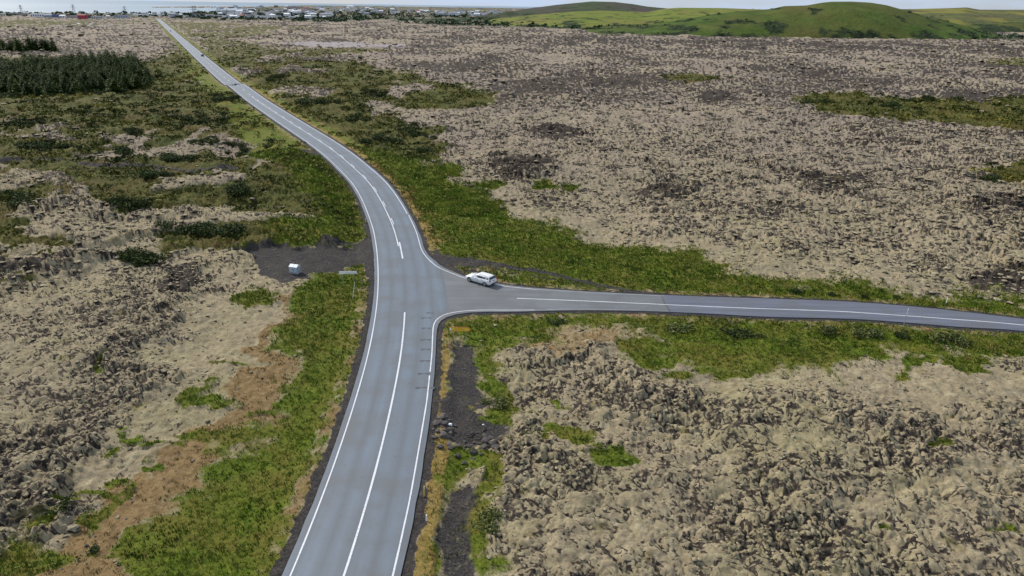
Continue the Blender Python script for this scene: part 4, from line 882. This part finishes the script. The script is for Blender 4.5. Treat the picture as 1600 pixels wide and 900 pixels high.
x, y = gp(550, 461.5); z0 = float(zat(x, y)); o = empty('leaning_pole', (x, y, z0), 0); tag(o, 'thin white pole leaning to the right in the grass below the white sign', 'pole')
m = MB(); m.tube((0, 0, -.3), (.42, .35, 2.15), .045, .035, 8); m.build('shaft', paint('white_pole', (.72, .74, .66), .6), o); m = MB(); m.tube((.38, .315, 1.95), (.425, .355, 2.18), .055, .05, 8); m.build('cap', M_yp, o)
x, y = gp(719, 527); z0 = float(zat(x, y)); o = empty('arrow_sign', (x, y, z0), -.05); tag(o, 'long yellow arrow shaped road sign in the inner corner of the junction', 'road sign')
for s in (-.8, .7): m = MB(); m.tube((s, 0, -.4), (s, 0, 1.75), .035, .035, 8); m.build('post', M_galv, o)
def arrow(x0, x1, tip, z, h, y, th, mat, name):
    m = MB(); P_ = [(x0, z - h), (x1, z - h), (tip, z), (x1, z + h), (x0, z + h)]; k = 5
    m.add([(a, y - th, b) for a, b in P_] + [(a, y + th, b) for a, b in P_], [tuple(range(k)), tuple(range(k, 2 * k))[::-1]] + [(j, k + j, k + (j + 1) % k, (j + 1) % k) for j in range(k)]); return m.build(name, mat, o)
arrow(-1.22, 1.05, 1.34, 1.52, .26, -.06, .015, M_org, 'border'); arrow(-1.16, .98, 1.20, 1.52, .20, -.08, .004, M_yel, 'face')
m = MB(); m.box((-1.12, -.09, 1.52), (.18, .008, .34)); m.build('end_plate', M_signw, o); m = MB(); m.box((-.1, -.088, 1.52), (1.15, .006, .045)); m.box((-.1, -.088, 1.60), (.95, .006, .03)); m.build('faded_stripe', M_org, o)
# slim sign on the side road
x, y = gp(1411, 513); z0 = float(zat(x, y)); o = empty('road_sign', (x, y, z0), 0); tag(o, 'slim blue and white road sign on a tall post beside the side road', 'road sign')
m = MB(); m.tube((0, 0, -.4), (0, 0, 2.75), .04, .04, 8); m.build('post', M_galv, o); m = MB(); m.box((.02, -.05, 2.35), (.30, .03, .78), rz=.9); m.build('panel', M_signw, o); m = MB(); m.box((.0, -.085, 2.2), (.12, .012, .30), rz=.9); m.build('symbol_plate', M_blue, o)
def marker(u, v, label, h=.95, name='marker_post', col=M_yp, lean=(0, 0)):
    x, y = gp(u, v); z0 = float(zat(x, y)); o = empty(name, (x, y, z0), 0); tag(o, label, 'marker post')
    m = MB(); m.tube((0, 0, -.2), (lean[0], lean[1], h), .055, .05, 8); m.build('post', col, o); m = MB(); m.box((lean[0] * .85, lean[1] * .85 - .055, h * .86), (.06, .012, .14)); m.build('reflector', M_refl, o); return o
marker(571.5, 348, 'short yellow marker post on the left shoulder just above the gravel turnout')
marker(662.5, 774, 'slender yellow marker post in dry grass on the near right shoulder', 1.0, lean=(.05, 0))
marker(666.5, 812, 'short pale marker post nearly hidden in dry grass at the right shoulder', .55, col=M_signw)
marker(1479, 472, 'short white marker post in the grass above the side road', .9, col=M_signw)
marker(1187, 462.5, 'low yellow marker post at the upper edge of the side road', .7)
marker(693, 383, 'yellow marker post in the grass right of the main road bend', .7)
x, y = gp(789, 437.5); z0 = float(zat(x, y)); o = empty('boundary_post', (x, y, z0)); tag(o, 'dark brown post with a yellow cap standing behind the white car', 'post')
m = MB(); m.tube((0, 0, -.3), (0, 0, 1.55), .075, .07, 8); m.build('post', paint('dark_wood', (.07, .04, .03), .9), o); m = MB(); m.tube((0, 0, 1.55), (0, 0, 1.98), .09, .09, 8); m.build('cap', M_yp, o)
# box on the gravel turnout
x, y = gp(461.5, 426); o = empty('storage_box', (x, y, float(zat(x, y))), -.28); tag(o, 'pale grey metal box with a two part sloping lid on the dark gravel turnout', 'utility box')
Mb1 = paint('grey_blue_metal', (.36, .42, .46), .45, .2, var=.18, scale=3); Mb2 = paint('pale_lid', (.62, .66, .70), .4, var=.1)
m = MB(); m.box((0, 0, .62), (1.30, .95, .90)); m.build('body', Mb1, o); m = MB(); m.box((0, 0, .09), (1.36, 1.0, .14)); m.build('plinth', paint('concrete_plinth', (.30, .29, .28), .9), o)
for s in (-.335, .335):
    m = MB(); m.add([(s - .32, -.54, 1.08), (s + .32, -.54, 1.08), (s + .32, .0, 1.36), (s - .32, .0, 1.36), (s - .32, .54, 1.08), (s + .32, .54, 1.08), (s - .32, -.5, 1.06), (s + .32, -.5, 1.06), (s + .32, .5, 1.06), (s - .32, .5, 1.06)],
        [(0, 1, 2, 3), (3, 2, 5, 4), (6, 9, 8, 7), (0, 6, 7, 1), (4, 5, 8, 9), (0, 3, 4, 9, 6), (1, 7, 8, 5, 2)]); l_ = m.build('lid', Mb2, o)
    m = MB(); m.box((s, -.485, .66), (.56, .02, .72)); d_ = m.build('door', paint('door_panel', (.46, .52, .56), .45), o); m = MB(); m.box((s * .35, -.505, .66), (.03, .03, .16)); m.build('handle', M_trim, d_)
# litter-sized pale stones
for u, v, l in [(703, 661, 'larger white stone lying on the dark gravel beside the rock heap'), (755, 658, 'small white stone on the right edge of the dark gravel strip'), (115, 829, 'dark lava stone lying alone on orange ground at lower left')]:
    x, y = gp(u, v); P_, Fc = protos[2]; s = {703: .22, 755: .12, 115: .5}[u]
    o = link('stone', npmesh('stone', P_ * s * (1, .7, .6), Fc, False, M_rock if u == 115 else M_signw), loc=(x, y, float(zat(x, y)) + s * .3)); tag(o, l, 'stone')

# ------------------------------------------------------------------ pylons and poles
M_steel = paint('weathered_steel', (.12, .13, .15), .6, .4); M_wood = paint('tarred_wood', (.06, .045, .04), .9)
def pylon(u, v, h, label):
    x, y = gp(u, v); o = empty('lattice_pylon', (x, y, -.5), .3); tag(o, label, 'pylon'); m = MB(); w0, w1 = h * .11, h * .025; lv = 7
    for k in range(lv):
        a, b_ = k / lv, (k + 1) / lv; wa, wb = w0 + (w1 - w0) * a, w0 + (w1 - w0) * b_
        for i, j in ((-1, -1), (1, -1), (1, 1), (-1, 1)):
            m.tube((i * wa, j * wa, a * h), (i * wb, j * wb, b_ * h), .22, .2, 4); i2_, j2 = (-j, i); m.tube((i * wa, j * wa, a * h), (i2_ * wb, j2 * wb, b_ * h), .11, .1, 4)
    m.build('tower', M_steel, o)
    for q, ww in ((.72, .26), (.86, .20), (.97, .12)): m = MB(); m.tube((-h * ww, 0, h * q), (h * ww, 0, h * q), .22, .22, 4); m.build('crossarm', M_steel, o)
for u, v, h, l in [(35, 24.5, 23, 'grey lattice pylon above the town rooftops, leftmost'), (117, 25.5, 26, 'grey lattice pylon above the red roofed warehouse'), (197, 26.5, 24, 'grey lattice pylon between the red warehouse and the road end'), (303.5, 28.5, 27, 'left tower of the tall pylon pair right of the road end'), (307, 28.3, 27, 'right tower of the tall pylon pair right of the road end'), (253, 27, 13, 'small lattice pylon at the far end of the road')]: pylon(u, v, h, l)
def hpole(u, v, h, label):
    x, y = gp(u, v); o = empty('power_pole', (x, y, float(zat(x, y)) - .3), rng.uniform(-.3, .3)); tag(o, label, 'power pole')
    for s in (-1.4, 1.4): m = MB(); m.tube((s, 0, -1), (s, 0, h), .17, .12, 6); m.build('post', M_wood, o)
    m = MB(); m.box((0, 0, h - .6), (7.0, .22, .24)); m.build('crossarm', M_wood, o)
    for s in (-3.2, 0, 3.2): m = MB(); m.tube((s, 0, h - .7), (s, 0, h - 1.7), .1, .1, 6); m.build('insulator', M_steel, o)
for u, v, h, l in [(945.5, 67, 15, 'wooden twin post power pole in the lava in front of the green hills'), (1437, 77, 14, 'wooden twin post power pole in the lava right of the big hill centre'), (430, 46, 15, 'wooden power pole in front of the white town blocks'), (625, 49, 14, 'wooden power pole in the far lava before the woodland strip'), (1140, 71, 13, 'thin power pole in the lava left of the big green hill'), (735, 56, 13, 'thin power pole left of the bright green ridge')]: hpole(u, v, h, l)

# ------------------------------------------------------------------ the town
def wallc(n, c): return paint(n, c, .8, var=.06, scale=.3)
WC = {'white': wallc('white_wall', (.88, .88, .88)), 'grey': wallc('grey_wall', (.48, .50, .54)), 'cream': wallc('cream_wall', (.74, .70, .60)), 'blue': wallc('blue_wall', (.17, .22, .42)), 'red': wallc('red_wall', (.52, .03, .06)), 'pink': wallc('pinkish_wall', (.52, .40, .40)), 'brown': wallc('brown_wall', (.26, .17, .13)), 'dark': wallc('dark_wall', (.08, .09, .11))}
RC = {'white': wallc('white_roof', (.82, .84, .86)), 'grey': wallc('grey_roof', (.28, .29, .31)), 'dark': wallc('dark_roof', (.07, .075, .09)), 'red': wallc('red_roof', (.30, .09, .07)), 'blue': wallc('blue_roof', (.12, .17, .34)), 'green': wallc('green_roof', (.08, .17, .13))}
M_win = paint('dark_window', (.10, .12, .15), .2)
def building(u, v, wpx, hpx, wall, roof, label, group=None, storeys=2, gable=True, name='house', det=False):
    x, y = gp(u, v); z_ = y * cp + H * sp_; k = z_ / F; w = wpx * k; h = hpx * k; d = w * rng.uniform(.5, .8); ang = rng.uniform(-.3, .3)
    o = empty(name, (x, y + d / 2, -.8), ang) if det else None
    def bld(m, nm, mats): return m.build(nm, mats, o)
    m = MB(); m.box((0, 0, h / 2), (w, d, h)); rf = MB(); e = .35
    if gable:
        r = h * .32; hw, hd_ = w / 2 + e, d / 2 + e; P_ = [(-hw, -hd_, h + .02), (hw, -hd_, h + .02), (hw, 0, h + r), (-hw, 0, h + r), (hw, hd_, h + .02), (-hw, hd_, h + .02)]
        rf.add(P_, [(0, 1, 2, 3), (3, 2, 4, 5), (0, 3, 5), (1, 4, 2), (0, 5, 4, 1)])
    else: rf.box((0, 0, h + .3), (w + .5, d + .5, .6))
    wn = []
    nw = max(2, int(w / 4)); sh = h / storeys
    for q in range(storeys):
        for j in range(nw): wn.append(((-w / 2 + (j + .5) * w / nw), -d / 2 - .06, (q + .55) * sh))
    if det:
        wl_ = m.build('wall', WC[wall], o); rf.build('roof', RC[roof], o)
        for p_ in wn: mm = MB(); mm.box(p_, (w / nw * .5, .14, sh * .42)); mm.build('window', M_win, o)
        tag(o, label, 'building', group); return o
    m.mi = 1; 
    b0 = len(m.v); m.v += rf.v; m.f += [tuple(b0 + i for i in f_) for f_ in rf.f]; m.m += [1] * len(rf.f); m.mi = 2
    for p_ in wn: m.box(p_, (w / nw * .36, .14, sh * .34))
    o = m.build(name, [WC[wall], RC[roof], M_win], None, loc=(x, y + d / 2, -.8), rz=ang); tag(o, label, 'building', group); return o
for a in [(57, 26.2, 19, 4.6, 'white', 'white', 'long white warehouse left of the blue sheds in the far town', None, 1, False), (75, 27.2, 15, 4, 'grey', 'blue', 'grey shed with blue roof beside the white warehouse', None, 1, True), (87, 27.4, 10, 5, 'blue', 'dark', 'dark blue hall left of the pinkish warehouse', None, 1, False), (97, 27.8, 8, 3.6, 'white', 'white', 'small white hall right of the dark blue hall', None, 1, True),
          (112, 28.6, 15, 4, 'pink', 'grey', 'pinkish warehouse joined to the red one', None, 1, False), (127.5, 29.2, 12, 5.6, 'red', 'red', 'bright red warehouse, the strongest colour in the far town', None, 1, True), (137.5, 28.6, 7, 4.4, 'dark', 'dark', 'dark hall right of the red warehouse', None, 1, False), (150, 29.3, 16, 4, 'cream', 'grey', 'long cream hall right of the red warehouse', None, 1, False),
          (168.5, 27.6, 5, 3, 'white', 'white', 'small white house right of the cream hall', None, 1, True), (187, 28.5, 20, 4, 'grey', 'blue', 'long bluish grey hall left of the road end', None, 2, False), (22, 23.5, 20, 3.2, 'grey', 'dark', 'long low dark roofed building at the left edge of the town', None, 1, False), (5, 23.4, 9, 2.6, 'white', 'green', 'green roofed white building in the left corner', None, 1, True),
          (38, 25, 6, 3, 'dark', 'dark', 'small dark shed left of the white warehouse', None, 1, True), (378, 29, 8, 5, 'pink', 'red', 'pink house at the lava edge right of the pylon pair', None, 2, True), (457, 9.8+4, 22, 3.4, 'pink', 'grey', 'long pinkish block high in the middle of the town', None, 3, False), (489, 23, 16, 2.4, 'white', 'white', 'long white flat hall in the middle of the town', None, 1, False),
          (340, 26.8, 14, 3, 'white', 'grey', 'wide white hall just right of the road end', None, 1, False)]: building(*a, name='warehouse', det=True)
building(122.5, 38.6, 4.2, 2.2, 'white', 'white', 'small white hut at the end of a pale track in the left lava', None, 1, True, 'hut', True)
building(142, 39.4, 3.4, 2.2, 'white', 'white', 'small white hut at the start of the right pale track in the lava', None, 1, True, 'hut', True)
kinds = [('white', 'white', 'white'), ('white', 'grey', 'white'), ('white', 'dark', 'white'), ('cream', 'grey', 'cream'), ('grey', 'dark', 'grey'), ('white', 'blue', 'white'), ('pink', 'red', 'pink'), ('grey', 'grey', 'grey'), ('white', 'red', 'white'), ('brown', 'dark', 'brown')]
zones_t = [((258, 332), (25, 28), 12, 'on the low shore right of the road end'), ((335, 520), (17, 30.5), 120, 'in the dense middle of the far town'), ((520, 600), (12, 20), 26, 'in the thinner far rows of the town'), ((330, 620), (11, 16), 40, 'along the far shore of the town'), ((654, 800), (18.5, 25), 66, 'in the white cluster behind the woodland strip'), ((560, 660), (17, 24), 14, 'left of the white cluster behind the woodland'), ((205, 252), (23.5, 26), 8, 'beside the shore left of the road end')]
for (ua, ub), (va, vb), cnt, where in zones_t:
    for _ in range(cnt):
        u = rng.uniform(ua, ub); v = rng.uniform(va, vb) + max(0, (u - 800)) * 0 + (0.0155 * (u - (ua + ub) / 2) if ua > 600 else 0)
        w_, r__, adj = kinds[min(9, int(rng.exponential(2.6)))]; e = v - hor(u)
        if e < 3: continue
        fl = rng.random() < .4; sc_ = .55 + e / 22
        building(u, v, rng.uniform(3.2, 8) * sc_, rng.uniform(1.5, 2.9) * sc_, w_, r__, f'{adj} walled, {r__} roofed {"block" if fl else "house"} {where}', f'{adj} walled, {r__} roofed {"blocks" if fl else "houses"} {where}', 3 if fl else 2, not fl, 'apartment_block' if fl else 'house')
# trees of the town, too many and too far to tell apart
tm = np.clip(zone([(205, 23), (600, 12), (600, 33), (205, 29)], 1, False) * .5 + zone([(600, 17), (800, 19), (800, 30), (600, 27)], 1, False) * .5 + zone([(560, 12), (620, 12.5), (620, 14.5), (560, 14.5)], .6, False) * 3 + zone([(212, 23), (255, 23), (255, 27.5), (212, 27)], 1, False) * 2, 0, 1) * land
pts = pick_points(tm, .0006, 14000, .05, 1300)
o = bushlets('town_trees', pts, 9, 5, 3.2, 2.0, M_['hazed_leaves'], .35); tag(o, 'dark trees and hedges growing between the houses of the far town', 'trees', kind='stuff')
pts_h = np.where((hs > .5) & (rng.random(len(hs)) < .12))[0]
px, py, pz = hv[pts_h, 0], hv[pts_h, 1], hv[pts_h, 2]
o = bushlets('hill_scrub', (px, py, pz, np.full(len(px), 150.), None), 9, 2.8, 1.9, 1.0, M_['hazed_leaves'], .5); tag(o, 'dark scrub patches growing on the left flank of the big green hill', 'scrub', kind='stuff')
